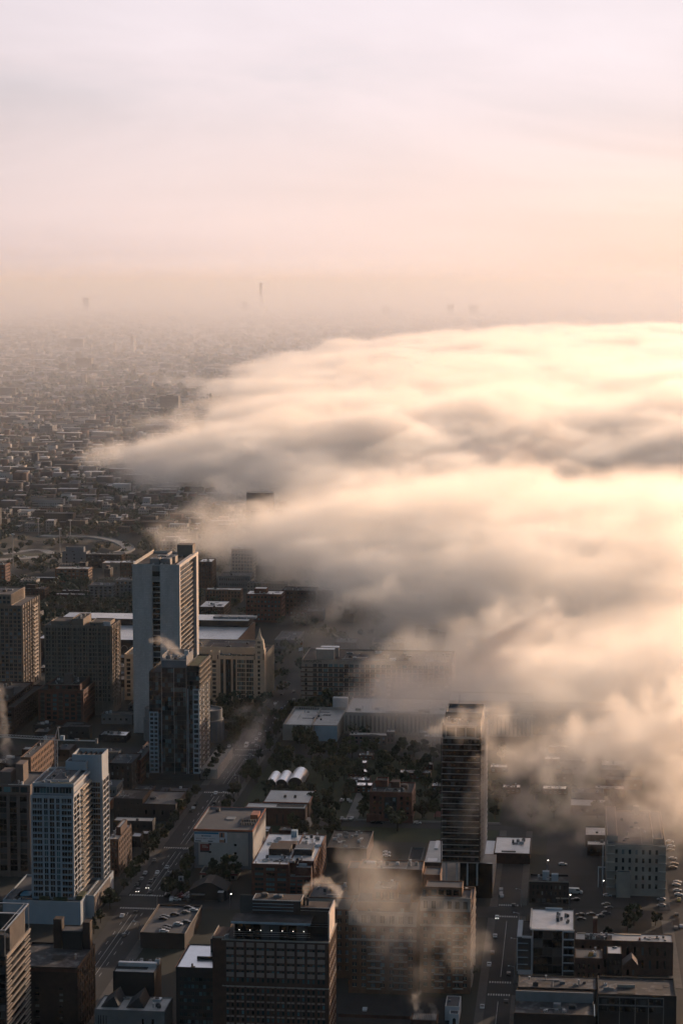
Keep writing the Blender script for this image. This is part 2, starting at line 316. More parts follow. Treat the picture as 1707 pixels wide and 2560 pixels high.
def xwalk(x0, x1, y, n, w=2.6):
    for i in range(n): a = x0+(x1-x0)*(i+.25)/n; b = x0+(x1-x0)*(i+.75)/n; mk.quad((a, y-w/2, .1), (b, y-w/2, .1), (b, y+w/2, .1), (a, y+w/2, .1))
for y in (1063, 1086.5, 1182, 1316, 1424, 1441): xwalk(FX+.5, FXR-.5, y, 15)
for y in (947, 964.5, 1068, 1088): xwalk(-35.7, -25.5, y, 9)
for k in range(46):                                           # lane dashes and the turning lane's edges
    y = 890+k*16
    if not any(abs(y-q) < 14 for q in (1074, 1182, 1325, 1432)):
        for x in (FX+6.6, FXR-6.6): mk.quad((x-.12, y, .1), (x+.12, y, .1), (x+.12, y+5, .1), (x-.12, y+5, .1))
for y0, y1 in ((1094, 1174), (1190, 1306), (900, 1052), (1340, 1415)):
    for x in (-216.6, -213.8): mk.quad((x-.09, y0, .1), (x+.09, y0, .1), (x+.09, y1, .1), (x-.09, y1, .1))
for y0, y1 in ((972, 1060), (880, 938)): mk.quad((-30.75, y0, .1), (-30.55, y0, .1), (-30.55, y1, .1), (-30.75, y1, .1))
dashes('road_markings', mk)
sheet('lawn', -190, -41, 1208, 1240, .06, 'lawn'); sheet('lawn', -196, -41, 1258, 1420, .04, 'lawn'); sheet('path', -131, -124, 1257, 1330, .09, 'path'); sheet('path', -190, -41, 1256.6, 1259, .1, 'path')
sheet('path', -153, -149, 1210, 1256, .1, 'path'); sheet('sports_court', -80, -67, 1268, 1300, .09, 'court_red'); sheet('car_park', -13, 44, 1090, 1240, .05, 'asphalt'); sheet('lawn', -20, 45, 1250, 1420, .05, 'lawn')
def ribbon(name, pts, w, z, m, th=0.):
    mb = MB(); n = len(pts); L, Rr = [], []
    for i in range(n):
        a = Vector(pts[max(0, i-1)]); b = Vector(pts[min(n-1, i+1)]); d = (b-a); d.z = 0; d.normalize(); p = Vector((-d.y, d.x, 0))*w/2; c = Vector((*pts[i][:2], pts[i][2] if len(pts[i]) > 2 else z))
        L.append(tuple(c+p)); Rr.append(tuple(c-p))
    for i in range(n-1):
        mb.quad(L[i], Rr[i], Rr[i+1], L[i+1])
        if th:
            dn = lambda q: (q[0], q[1], q[2]-th)
            up = lambda q: (q[0], q[1], q[2]+.9)
            for e in (L, Rr): mb.quad(e[i], e[i+1], dn(e[i+1]), dn(e[i])); mb.quad(e[i], e[i+1], up(e[i+1]), up(e[i]))
    return setting(name, mb, m)
def wp(px, py, z=0.): q = atz(px, py, z); return (q[0], q[1], z)
ribbon('motorway_ramp', [wp(*p, 7.) for p in ((100, 1339), (138, 1341), (180, 1341), (230, 1342), (270, 1348), (300, 1356), (318, 1365), (322, 1372), (312, 1378), (296, 1383), (275, 1389))], 15, 7, 'concrete_road', 1.2)
ribbon('road', [wp(*p, .1) for p in ((-60, 1388), (0, 1386), (50, 1379), (84, 1374), (110, 1375), (130, 1383), (175, 1387))], 13, .1, 'concrete_road')
ribbon('road', [wp(*p, .1) for p in ((-60, 1402), (0, 1399), (60, 1395), (150, 1387), (330, 1382))], 18, .15, 'concrete_road')
ribbon('lawn', [wp(*p, .1) for p in ((36, 1392), (80, 1386), (130, 1388))], 24, .08, 'lawn')
ribbon('road', [(-1215, 4300, .3), (-1190, 4560, .3), (-1167, 4787, .3), (-1150, 5266, .3), (-1120, 5900, .3)], 42, .3, 'concrete_road')

def text_mesh(name, fc, par, loc):
    t = bpy.data.objects.new('t', fc); COL.objects.link(t); me = bpy.data.meshes.new_from_object(t.evaluated_get(bpy.context.evaluated_depsgraph_get())); bpy.data.objects.remove(t)
    o = obj(name, me, par, loc); o.rotation_euler = (math.pi/2, 0, 0); return o
# ======================= the tall and middle buildings =======================
# beige residential tower cut by the left edge
b = Bld('apartment_tower', 'tall beige tower with sunlit orange edges, cut off by the left border', (-75, 55, 1513, 1735), 'beige', 'roof_grey', yback=1488)
fl = lin(4, b.h-1.5, 21)
b.wins('F', 1, b.W-.5, 6, b.h-2, 12, 20, .62, .66, 'blue_glass', 'beige_light'); b.piers('F', [1+(b.W-1.5)*i/12 for i in range(13)], .8, .55, 3, b.h); b.bands('F', 1, b.W-.5, lin(6, b.h-2, 20), .5, .3)
b.wins('R', 1, b.D-1, 6, b.h-2, 7, 20, .5, .66, 'glass', 'beige_light', off=0); b.piers('R', [1+(b.D-2)*i/7 for i in range(8)], 1.1, .7, 3, b.h+.6)
for k in range(19): b.part('balcony', 'beige_light', (b.W+.72, b.W+2., b.D*.55, b.D*.8, 8+k*3.05, 9.1+k*3.05))
z1 = b.h+8; b.block(b.W*.1, b.W*.78, 3, b.D*.85, b.h-.9, z1, 1.0); b.piers('R', [4+i*3. for i in range(int((b.D*.85-5)/3))], .9, .3, b.h, z1-.3, off=-b.W*.22)
b.wins('F', b.W*.45, b.W*.77, b.h+.5, z1-1, 4, 2, .6, .6, 'blue_glass', off=3.)
b.clutter(7, b.W*.3, b.W*.74, 5, b.D*.7, z1-.9, 1, 4); b.done()
# wide beige tower
b = Bld('apartment_tower', 'wide beige tower of vertical window strips behind the brick block with a roof terrace', (111, 279, 1564, 1787), 'beige', 'roof_dark', yback=1549)
us = [0, .085, .17, .245, .33, .41, .50, .565, .65, .72, .80, .87, .94, 1.]
b.wins('F', .8, b.W-.8, 10, b.h-1.5, 21, 18, .62, .7, 'black_glass', 'beige_light'); b.piers('F', [.9+(b.W-1.8)*q for q in us], .75, .7, 4, b.h); b.piers('F', [.8+(b.W-1.6)*(i+.0)/21 for i in range(1, 21)], .34, .3, 6, b.h-.5); b.bands('F', .8, b.W-.8, lin(10, b.h-1.5, 18), .5, .15)
b.wins('R', 1, b.D-1, 10, b.h-1.5, 5, 18, .45, .6, 'glass', 'beige_light'); b.piers('R', [1+(b.D-2)*i/5 for i in range(6)], .8, .5, 4, b.h)
for k in range(17): b.part('balcony', 'beige', (b.W+.52, b.W+1.6, b.D*.42, b.D*.58, 12+k*3.05, 13+k*3.05))
ua, ub = b.u(179), b.u(208); b.block(ua, ub, 1.5, b.D-2, b.h-.9, b.h+4.8); b.clutter(6, ua+1, ub-1, 3, b.D-4, b.h+4, 2, 2.4); b.block(4, ua-3, 5, b.D-4, b.h-.9, b.h+2.2, .5); b.block(ub+4, b.W-3, 5, b.D-4, b.h-.9, b.h+1.8, .5); b.clutter(8, 2, b.W-4, 2, 4.9, b.h-.9, 3, 2)
b.part('gable', 'white_paint', (b.W*.86, b.W*.97, 4.2, 4.9, b.h-.9, b.h+2.4)); b.done()
# brick block with a terrace floor
b = Bld('apartment_block', 'red brick block with dark balcony bays and a chimney box on its terrace roof', (96, 209, 1725, 1812), 'red_brick', 'roof_dark', yback=1694)
n = 7
b.wins('F', 1, b.W-1, 3.5, b.h-2.5, 7, 6, .62, .62, 'teal_glass', 'brown_brick', skip=lambda i, j: i in (0, 3, 6)); b.wins('R', 2, b.D-2, 3.5, b.h-2.5, 12, 6, .5, .6, 'black_glass', 'brown_brick')
for i in (0, 3, 6):
    u0 = 1+(b.W-2)*(i+.2)/7; u1 = 1+(b.W-2)*(i+.8)/7
    b.part('balcony_bay', 'charcoal', (u0, u1, -.1, .02, 3.4, b.h-2.2))
    for k in range(6): b.part('balcony', 'dark_metal', (u0-.25, u1+.25, -1.1, -.12, 3.6+k*(b.h-6)/6, 4.7+k*(b.h-6)/6))
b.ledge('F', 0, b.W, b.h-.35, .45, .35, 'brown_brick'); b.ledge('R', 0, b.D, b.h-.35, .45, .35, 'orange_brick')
b.block(b.W*.19, b.W*.9, 4, b.D*.9, b.h-.9, b.h+3.6); b.wins('F', b.W*.2, b.W*.88, b.h-.6, b.h+2.8, 5, 1, .6, .6, 'black_glass', off=4.); b.bands('F', b.W*.19, b.W*.9, [b.h+2.9], .6, .25, 4., 'beige', 'fascia')
b.clutter(14, b.W*.25, b.W*.85, 6, b.D*.8, b.h+2.8, 4, 2.2); b.unit(b.W*.5, b.W*.68, 10, 15, b.h+2.8, b.h+9.5, 'tan_panel', 'lift_housing', False); b.done()
# its twin at the left edge
b = Bld('apartment_block', 'brick block with a dark cluttered roof below the tall tower at the left border', (-95, 36, 1767, 1835), 'brown_brick', 'roof_dark', yback=1711)
b.wins('F', 2, b.W-1, 3, b.h-2, 8, 6, .55, .55, 'black_glass', 'brown_brick'); b.wins('R', 2, b.D-2, 3, b.h-2, 16, 6, .5, .6, 'black_glass', 'brown_brick'); b.ledge('R', 0, b.D, b.h-.35, .4, .3, 'brown_brick'); b.ledge('F', 0, b.W, b.h-.35, .4, .3, 'brown_brick')
b.block(0, b.W*.84, 4, b.D*.93, b.h-.9, b.h+3.4); b.wins('R', 6, b.D*.9, b.h-.6, b.h+2.6, 12, 1, .55, .6, 'black_glass', off=-b.W*.16); b.clutter(16, b.W*.3, b.W*.8, 6, b.D*.85, b.h+2.6, 5, 2.4); b.unit(b.W*.66, b.W*.8, 22, 28, b.h+2.6, b.h+9, 'tan_panel', 'lift_housing', False); b.done()
# slab tower
b = Bld('office_tower', 'tall pale grey slab tower with one dark window strip down its blank front', (331, 449, 1411, 1833), 'slab_panels', 'roof_dark', dep=46, par=1.6, body=False)
ua, ub = b.u(380), b.u(400); h = b.h; Y0 = b.Y0
Db = atx(478, 1385, b.X1-2.2)[1]-Y0; De = atx(496, 1380, b.X1)[1]-Y0; b.D = De; b.o.location[1] = Y0+De/2
b.block(0, ua, 0, De, 0, h, 1.6); b.block(ub, b.W-2.2, 0, De, 0, h, 1.6); b.block(ua, ub, 1.6, De, 0, h-.5, 1.1)
dz = (h-8)/29.
b.wins('F', ua, ub, 4, h-12, 1, 27, .9, .8, 'black_glass', 'dark_metal', 3, off=1.6); b.part('louvre', 'unit_grey', (ua+.02, ub-.02, 1.2, 1.62, h-5, h-1.)); b.part('vent_panel', 'charcoal', (ua+.1, ub-.1, 1.4, 1.62, h-8.6, h-5.1)); b.part('louvre', 'unit_grey', (ua+.02, ub-.02, 1.2, 1.62, h-11.5, h-8.7))
b.bands('F', ua+.03, ub-.03, lin(4, h-12, 27), .35, .1, 1.45, 'steel', 'spandrel')
b.part('corner_fin', 'slab_panels', (b.W-2.2, b.W, 0, 3.4, 0, h)); b.part('corner_fin', 'slab_panels', (b.W-2.2, b.W, De-8.5, De, 0, h))
b.bands('R', 3.42, De-8.52, lin(3, h-3.3, 34), .9, .25, -2.2, 'brown_panel', 'spandrel'); mb = MB()
b.wins('R', 3.5, De-8.6, 3, h-3.3, 7, 34, .94, .7, 'glass', 'brown_panel', 3, off=-2.2)
b.part('cap', 'slab_panels', (b.W-2.19, b.W, 3.41, De-8.51, h-2.2, h-.05))
b.unit(b.W*.33, b.W*.52, 8, 17, h-1.5, h+3, 'unit_grey', 'cooling_tower'); b.unit(b.W*.56, b.W*.76, 8, 16, h-1.5, h+3, 'unit_grey', 'cooling_tower'); b.unit(b.W*.4, b.W*.6, 22, 30, h-1.5, h+3.2, 'unit_grey', 'cooling_tower'); b.unit(b.W*.63, b.W*.8, 20, 30, h-1.5, h+3.2, 'unit_grey', 'cooling_tower')
b.unit(b.W*.62, b.W*.96, De-16, De-5, h-1.5, h+6.5, 'beige', 'machine_room', False); b.clutter(10, b.W*.2, b.W*.9, 4, De-18, h-1.5, 6, 2); b.part('roof_rail', 'steel', (.6, .75, 1, De-2, h, h+1.1)); b.done()
# glass residential tower
b = Bld('apartment_tower', 'dark glass tower with pale gridded corners and steaming roof in front of the grey slab', (372, 497, 1669, 1949), 'dark_panel', 'roof_dark', dep=30, body=False)
Dg = atx(525, 1700, b.X1)[1]-b.Y0; b.D = Dg; b.o.location[1] = b.Y0+Dg/2; zt = b.h
u1, u2 = b.u(404), b.u(466); zl = b.z(1681); zr = b.z(1664); zg = b.z(1781); zg2 = b.z(1722)
b.block(0, u1, 1.2, Dg, 0, zl, 1.); b.block(u1, u2, 0, Dg, 0, zt, .6); b.block(u2, b.W, 1.2, Dg, 0, zr, .8)
for (a, c, off, ztop, nx) in ((0, u1, 1.2, zl, 4), (u1, u2, 0, zt, 8), (u2, b.W, 1.2, zr, 4)): b.wins('F', a+.1, c-.1, 5, ztop-.6, nx, 22, .93, .86, 'teal_glass', 'dark_metal', 2, off=off); b.bands('F', a, c, lin(5, ztop-.6, 22), .3, .12, off, 'dark_panel', 'slab_edge')
b.part('mullion', 'steel', *[(b.u(p)-.12, b.u(p)+.12, -.35, -.13, 4, zt-.2) for p in (404, 435, 466)])
p = b.part('penthouse', 'grey_panel', (u1, u2, 0.1, Dg*.62, zt+.02, zt+4.4)); b.part('parapet_rail', 'steel', (u1, u2, .1, .3, zt+4.4, zt+4.9), parent=p); b.unit(u1+2, u1+5, 5, 9, zt+4.42, zt+6.5, 'unit_grey'); b.unit(u2-3.4, u2-.6, 12, 14, zt+4.42, zt+9, 'white_paint', 'stair_housing', False); b.part('screen_wall', 'grey_panel', (u1, u1+.3, 1, Dg*.6, zt+4.42, zt+7.5), (u2-.3, u2, 1, Dg*.6, zt+4.42, zt+7.5), (u1, u2, Dg*.6, Dg*.62, zt+4.42, zt+7.5)); b.clutter(7, u1+1, u2-2, 2, Dg*.5, zt+4.42, 7, 1.8)
b.part('roof_garden', 'green_roof', (u2+1, b.W-1, 3, Dg-2, zr-.7, zr-.4))
# pale grids wrapped round the lower corners
b.part('grid_frame', 'blue_white', *([(q-.25, q+.25, .3, 1.16, 4, zg) for q in (.25, u1*.36, u1*.68, u1-.25)]+[(.5, u1*.68, .45, 1.15, z, z+.85) for z in lin(4, zg-.85, 14)]))
ug = b.u(468); b.part('grid_frame', 'blue_white', *([(q-.25, q+.25, .3, 1.16, 4, zg2) for q in (ug+.3, (ug+b.W)/2, b.W-.25)]+[((ug+b.W)/2, b.W, .45, 1.15, z, z+.9) for z in lin(4, zg2-.9, 17)]))
b.wins('R', 1.5, Dg-.5, 4.5, zg2, 6, 17, .5, .62, 'glass', 'white_paint'); b.part('grid_frame', 'white_paint', *[(b.W-.01, b.W+.35, q, q+2.1, z, z+1.25) for k, z in enumerate(lin(4, zg2-1.2, 17)) for q in (1.4+(k % 2)*.8, Dg*.36+(k % 2)*.9, Dg*.76)])
b.wins('R', 1, Dg-1, zg2+.5, zr-.8, 5, 4, .9, .8, 'black_glass', 'dark_metal'); b.bands('R', 0, Dg, lin(zg2+.5, zr-1, 4), .5, 1.0, 0, 'beige', 'balcony')
b.part('podium', 'dark_panel', (-7, -.05, 3, Dg, 0, 9.), (-.02, b.W+.3, -1.5, -.03, 0, 3.6)); b.part('loading_door', 'unit_grey', (-6, -3.8, 2.9, 3.02, .3, 4.), (-2.8, -.3, 2.9, 3.02, .3, 3.4))
b.part('terrace', 'pale_stone', (b.W+.1, b.W+11, 4, Dg+24, 0, 6.2), (b.W+10.4, b.W+11, 3, Dg+24, 6.2, 7.2)); b.done()
# round-ended building behind it
b = Bld('drum_building', 'low round-ended grey building standing behind the dark glass tower', (366, 537, 1778, 1858), 'concrete', 'roof_dark', dep=24, body=False)
mb = MB(); r0 = 12
for (r, z0, z1) in ((12, 0, b.h*.68), (11.2, b.h*.68, b.h)):
    for q, a in ((-b.W/2+8, math.pi/2), (b.W/2-8, -math.pi/2)): mb.lathe([(r, z0), (r, z1), (r-.6, z1), (r-.6, z1-1.2), (.01, z1-1.2)], q, 0, 18, a, a+math.pi)
    mb.box(-b.W/2+8, b.W/2-8, -r, r, z0, z1-.02)
b.partmb('drum_wall', 'concrete', mb); b.wall.box(-1, 1, -1, 1, 0, b.h-2); mb = MB(); mb.lathe([(12.1, b.h*.66), (12.1, b.h*.69), (11.3, b.h*.69)], b.W/2-8, 0, 18, -math.pi/2, math.pi/2); b.partmb('ledge', 'pale_stone', mb)
mb = MB()
for i in range(10): t = -math.pi/2+math.pi*(i+.5)/10; x, y = b.W/2-8+12.05*math.cos(t), 12.05*math.sin(t); mb.bar((x, y, 1), (x, y, b.h*.62), .35)
b.partmb('fluting', 'grey_panel', mb); b.done()
# cream block with the spire
b = Bld('tower_block', 'long cream block with tall window bays and a slender pinnacle at its corner', (311, 660, 1638, 1753), 'cream', 'roof_dark', yback=1612)
uq = b.u(635); h = b.h
for a, c, n in ((b.u(314), b.u(329), 1), (b.u(528), b.u(543), 1)): b.wins('F', a, c, 2.5, h-3, n, 9, .62, .62, 'glass', 'dark_metal')
for p in (555, 568, 574, 586): u0 = b.u(p); b.part('window_bay', 'charcoal', (u0-1.1, u0+1.1, -.05, .02, 1.5, h-2.6)); b.wins('F', u0-.9, u0+.9, 2.5, h-3, 2, 9, .5, .75, 'teal_glass', 'cream', 0, off=-.06)
b.wins('F', b.u(593), b.u(614), 2.5, h-2.5, 5, 9, .8, .78, 'teal_glass', 'cream_dull', 1); b.wins('F', b.u(614), uq-.5, 2.5, h-2.5, 5, 9, .8, .78, 'teal_glass', 'cream_dull', 1)
b.piers('F', [b.u(q) for q in (525, 545.5, 549.5, 562, 580, 592, 614)], .8, .5, 0, h+.5); b.wins('R', 4, b.D-1, 2.5, h-2.5, 8, 9, .42, .78, 'glass', 'cream', 1); b.piers('R', [4+(b.D-5)*i/8 for i in range(9)], 1.2, .6, 0, h+.4)
b.block(b.u(525), b.u(548), 0.02, 6, h-.9, h+3.2, .8); b.part('corner_ornament', 'charcoal', *[(b.u(p)-.35, b.u(p)+.35, -.62, -.52, h-2.4, h+.6) for p in (529, 545)])
b.block(b.W*.4, uq-1, 12, b.D-4, h-.9, h+4.5, .6); b.clutter(9, b.W*.45, uq-4, 13, b.D-8, h+3.9, 8, 4); b.clutter(10, b.W*.62, uq-2, 3, 11.5, h-.9, 9, 2); b.part('planting', 'green_roof', (b.u(560), b.u(590), 2, 5, h-.9, h-.2))
uc = (uq+b.W)/2; wq = (b.W-uq)/2; zs = h; p = MB(); c = b.L(uc, wq)
sp = b.part('corner_tower', 'cream', (uq, b.W+.4, -.5, 2*wq, 0, h+5.2), (uq+.7, b.W-.3, .2, 2*wq-.7, h+5.2, h+9), (uq+1.2, b.W-.8, .7, 2*wq-1.2, h+9, h+12))
b.wins('F', uc-1.1, uc+1.1, 2.5, h+1, 1, 10, .8, .6, 'glass', 'dark_metal', 1, off=-.52)
mb = MB(); zt = b.z(1570); mb.lathe([(wq*.72, h+12), (wq*.7, h+12.5), (wq*.55, h+13.6), (wq*.35, h+15.2), (.12, max(zt, h+16.5)), (.05, max(zt, h+16.5)+.8)], c[0], c[1], 8); b.partmb('pinnacle', 'cream', mb, sp)
b.part('opening', 'charcoal', *[(uc+q-.28, uc+q+.28, e, e+.06, z, z+1.6) for q in (-.8, 0, .8) for e, z in ((-.56, h+2.2), (.14, h+6.2), (.64, h+9.6))], parent=sp); b.part('corner_ornament', 'charcoal', *[(uc+q-.3, uc+q+.3, -.62, -.52, h-2.5, h+2.2) for q in (-wq+.5, wq-.3)], parent=sp); b.done()
# drill hall with the long white roof
b = Bld('drill_hall', 'broad hall with a long white roof and arched windows behind the cream pinnacle block', (95, 589, 1600, 1650), 'dark_brick', 'roof_white', yback=1553, par=.5)
h = b.h; mb = MB()
for i in range(22):
    c = b.L(8+i*(b.W-14)/21, -.1, h-7.5)
    for k in range(12):
        t0, t1 = math.pi*k/12, math.pi*(k+1)/12; mb.quad(*[(c[0]+r*math.cos(t), c[1]-.15, c[2]+r*math.sin(t)) for r, t in ((2.5, t0), (2.5, t1), (2.9, t1), (2.9, t0))])
b.partmb('arch_trim', 'pale_stone', mb); mb = MB()
b.part('clerestory', 'dark_brick', (2, b.W-1, b.D*.72, b.D, h-.4, h+5.2)); b.part('clerestory_roof', 'roof_white', (2, b.W-1, b.D*.72-.4, b.D, h+5.22, h+5.5)); b.part('rooflight', 'unit_grey', *[(b.u(p), b.u(p)+7.4, b.D*.8, b.D*.9, h+5.52, h+7) for p in (300, 490, 507, 531, 555, 579)])
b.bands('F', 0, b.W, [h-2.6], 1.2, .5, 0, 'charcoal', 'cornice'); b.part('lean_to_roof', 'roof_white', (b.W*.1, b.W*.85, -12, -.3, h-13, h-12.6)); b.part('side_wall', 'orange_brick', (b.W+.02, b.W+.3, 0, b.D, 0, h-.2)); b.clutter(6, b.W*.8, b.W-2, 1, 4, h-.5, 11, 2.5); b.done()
# cream warehouse offices
b = Bld('office_block', 'huge cream office block with dark floor bands, partly swallowed by the fog', (754, 1130, 1652, 1762), 'cream_dull', 'roof_dark', yback=1627)
h = b.h; fz = (h-4)/8.
b.wins('F', 2, 4.6, 2.5, h-2.5, 1, 8, .62, .5, 'glass', 'dark_metal'); b.wins('F', 8, b.W-2, 2.5, h-2.5, 26, 8, .72, .66, 'teal_glass', 'pale_stone', 3); b.bands('F', -.8, b.W, [2.5+k*(h-5)/8-.1 for k in range(1, 8)], .75, .55, 0, 'brown_brick', 'floor_band')
b.wins('L', 2, b.D-2, 2.5, h-2.5, 10, 8, .6, .6, 'glass', 'dark_metal')
fc = bpy.data.curves.new('shop_sign', 'FONT'); fc.body = 'GROUPON'; fc.size = 2.7; fc.extrude = .12; fc.materials.append(M['charcoal']); text_mesh('sign_lettering', fc, b.o, b.L(1.4, -.12, h-2.05))
for a, c, v, z in ((787, 832, 7, 6.5), (796, 840, 17, 6.5)): b.unit(b.u(a), b.u(c), v, v+6, h-.9, h+z, 'pale_stone', 'machine_room', False); b.part('unit_roof', 'roof_white', (b.u(a)-.3, b.u(c)+.3, v-.3, v+6.3, h+z+.01, h+z+.3))
b.clutter(26, b.u(845), b.W-3, 3, b.D-5, h-.9, 12, 5); b.part('pipe_rack', 'steel', *[(b.u(880)+i*.9, b.u(880)+i*.9+.4, 4, 6, h-.9, h+1.5) for i in range(12)]); b.done()
t = thing('flagpole', 'flagpole with two flags on the corner of the cream office block', 'flagpole', (b.X0+.8, b.Y0+1, b.h)); mb = MB().bar((0, 0, 0), (0, 0, 15), .12, 6); obj('pole', mb.mesh('pole', 'steel'), t)
for nm, m, z, hh, ll in (('flag', 'sign_white', 6.6, 2.6, 2.9), ('flag', 'orange_brick', 11, 1.9, 1.7)):
    mb = MB()
    for i in range(6): x0, x1 = -ll*i/6-.12, -ll*(i+1)/6-.12; y0, y1 = .25*math.sin(i), .25*math.sin(i+1); mb.quad((x0, y0, z-.1*i), (x1, y1, z-.1*i-.1), (x1, y1, z+hh-.12*i-.12), (x0, y0, z+hh-.12*i))
    obj(nm, mb.mesh(nm, m), t)
# pillared sorting office
b = Bld('sorting_office', 'low pale building with a flat roof court and slit windows among the park trees', (707, 843, 1812, 1852), 'pale_stone', 'roof_pale', yback=1768, par=2.)
h = b.h; b.part('window_slit', 'black_glass', *[(b.u(p)-.3, b.u(p)+.3, -.08, .03, z, z+h*.34) for p in (734, 743.5, 752.5, 762, 771, 780) for z in (2., 2.4+h*.4)]); b.part('end_panel', 'blue_white', (b.u(787), b.W-.1, -.12, .02, 0, h-.6)); b.piers('F', [b.u(727), b.u(786)], .5, .3, 0, h)
b.part('roof_divider', 'pale_stone', (b.W*.5, b.W*.52, 2, b.D-2, h-2, h-.4)); b.part('court_wall', 'charcoal', *[(b.W*.1+i*1.6, b.W*.1+i*1.6+.7, b.D-.46, b.D-.42, h-1.9, h-.5) for i in range(9)]); b.clutter(5, 2, b.W-2, b.D*.4, b.D-4, h-2, 13, 2.4); b.unit(b.W*.72, b.W*1.0, b.D+3, b.D+9, 0, h+6, 'white_paint', 'stair_housing', False); b.done()
b = Bld('sorting_office', 'long pale building with rows of tall dark slits under the low fog', (861, 1330, 1785, 1838), 'pale_stone', 'roof_pale', dep=58, par=1.2)
h = b.h; n = 46; b.part('window_slit', 'black_glass', *[(b.W*(i+.3)/n, b.W*(i+.62)/n, -.06, .03, 1.5, h-2.2) for i in range(n)]); b.piers('F', [b.W*i/n for i in range(n+1)], .6, .5, 0, h-1.6); b.block(b.W*.55, b.W, 20, b.D-4, h-1.2, h+6); b.clutter(22, 4, b.W-6, 4, b.D*.4, h-1.2, 14, 4); b.done()
# balcony tower in the fog on the right
b = Bld('apartment_tower', 'slim dark tower ringed by pale floor edges with fog curling round its right side', (1104, 1198, 1846, 2244), 'brown_panel', 'roof_grey', dep=45, body=False)
h = b.h; D = b.D = atx(1218.5, 1846, b.X1+2)[1]-b.Y0; b.o.location[1] = b.Y0+D/2; z0 = b.z(2156)
b.block(.4, b.W+.6, .8, D-.8, z0, h, .3); b.wins('F', .6, b.W, z0+.4, h, 9, 20, .9, .72, 'black_glass', 'brown_panel', 1, off=.8); b.wins('R', 1.5, D-1.5, z0+.4, h, 10, 20, .8, .7, 'glass', 'brown_panel', 1, off=.6)
for k in range(22): z = z0+(h-z0)*k/21; b.part('floor_edge', 'pale_stone', (-.3, b.W+.05, -.6, .75, z-.2, z), (b.W+.05, b.W+2.3, .9, D-2, z-.2, z))
b.part('balcony_rail', 'steel', *[(b.W+2.15, b.W+2.28, 1, D-2.2, z0+(h-z0)*k/21+.85, z0+(h-z0)*k/21+.95) for k in range(21)])
b.part('corner_post', 'dark_metal', (-.3, .1, -.55, -.15, z0, h)); b.part('podium', 'pale_stone', (-2, b.W+7, 2, D+6, 0, 6.5)); b.part('podium_glass', 'black_glass', (b.W*.5, b.W+7, .6, 1.9, 0, z0-.4)); b.part('column', 'white_paint', *[(b.W*q, b.W*q+.7, -.1, .6, 6.5, z0-.25) for q in (.12, .4, .68, .94)])
ht = b.z(1815); ua, ub = b.u(1112), b.u(1190); b.part('crown_frame', 'pale_stone', (ua, ub, .2, 1.2, ht-.9, ht), (ua, ub, .2, 1.2, h+.02, h+.7), *[(ua+(ub-ua)*q-.35, ua+(ub-ua)*q+.35, .3, 1.1, h+.7, ht-.9) for q in (.03, .34, .66, .97)]); b.part('crown_glass', 'brown_panel', (ua+.4, ub-.4, 1.5, 3, h+.05, ht-1)); b.part('upper_roof', 'roof_grey', (0, b.W+.4, 3.2, D-1, h+.05, ht-.6)); b.part('roof_wall', 'concrete', (0, .5, 3.2, D-1, ht-.6, ht+.8), (b.W-.1, b.W+.4, 3.2, D-1, ht-.6, ht+.8), (.5, b.W-.1, D-1.6, D-1, ht-.6, ht+.8), (.5, b.W-.1, D*.4, D*.42, ht-.6, ht+2.6)); b.clutter(8, 1.5, b.W-4, D*.1, D*.35, ht-.6, 15, 2); mb = MB().bar(b.L(b.W*.3, D-3, ht), b.L(b.W*.34, D-3, ht+6), .12); b.partmb('mast', 'steel', mb); b.done()
# red brick community block
b = Bld('apartment_block', 'square red brick block on the park edge beside the dark balcony tower', (924, 1030, 1980, 2054), 'red_brick', 'roof_dark', yback=1955)
h = b.h; b.wins('F', 1, b.W*.32, 3.5, h-2, 2, 4, .45, .5, 'black_glass', 'dark_brick'); b.wins('F', b.W*.68, b.W-1, 3.5, h-2, 2, 4, .45, .5, 'black_glass', 'dark_brick'); b.part('recess', 'charcoal', (b.W*.34, b.W*.64, -.06, .03, 2, h-3)); b.wins('F', b.W*.36, b.W*.62, 3, h-3, 3, 4, .7, .7, 'blue_glass', 'dark_brick', off=-.08); b.wins('R', 2, b.D-2, 3.5, h-2, 5, 4, .4, .5, 'black_glass', 'dark_brick')
b.block(-1.6, b.W*.24, -3, -.05, 0, 4.6, .6); b.block(b.W*.72, b.W+.5, -3, -.05, 0, 4.6, .6); b.block(b.W*.08, b.W*.36, b.D*.6, b.D-1, h-.9, h+3); b.unit(b.W*.45, b.W*.65, b.D*.55, b.D*.8, h-.9, h+2.6, 'brown_brick', 'stair_housing', False); b.unit(b.W*.7, b.W*.85, b.D*.4, b.D*.6, h-.9, h+1.6, 'brown_brick'); b.clutter(8, 1, b.W-2, 2, b.D*.5, h-.9, 16, 2); b.done()
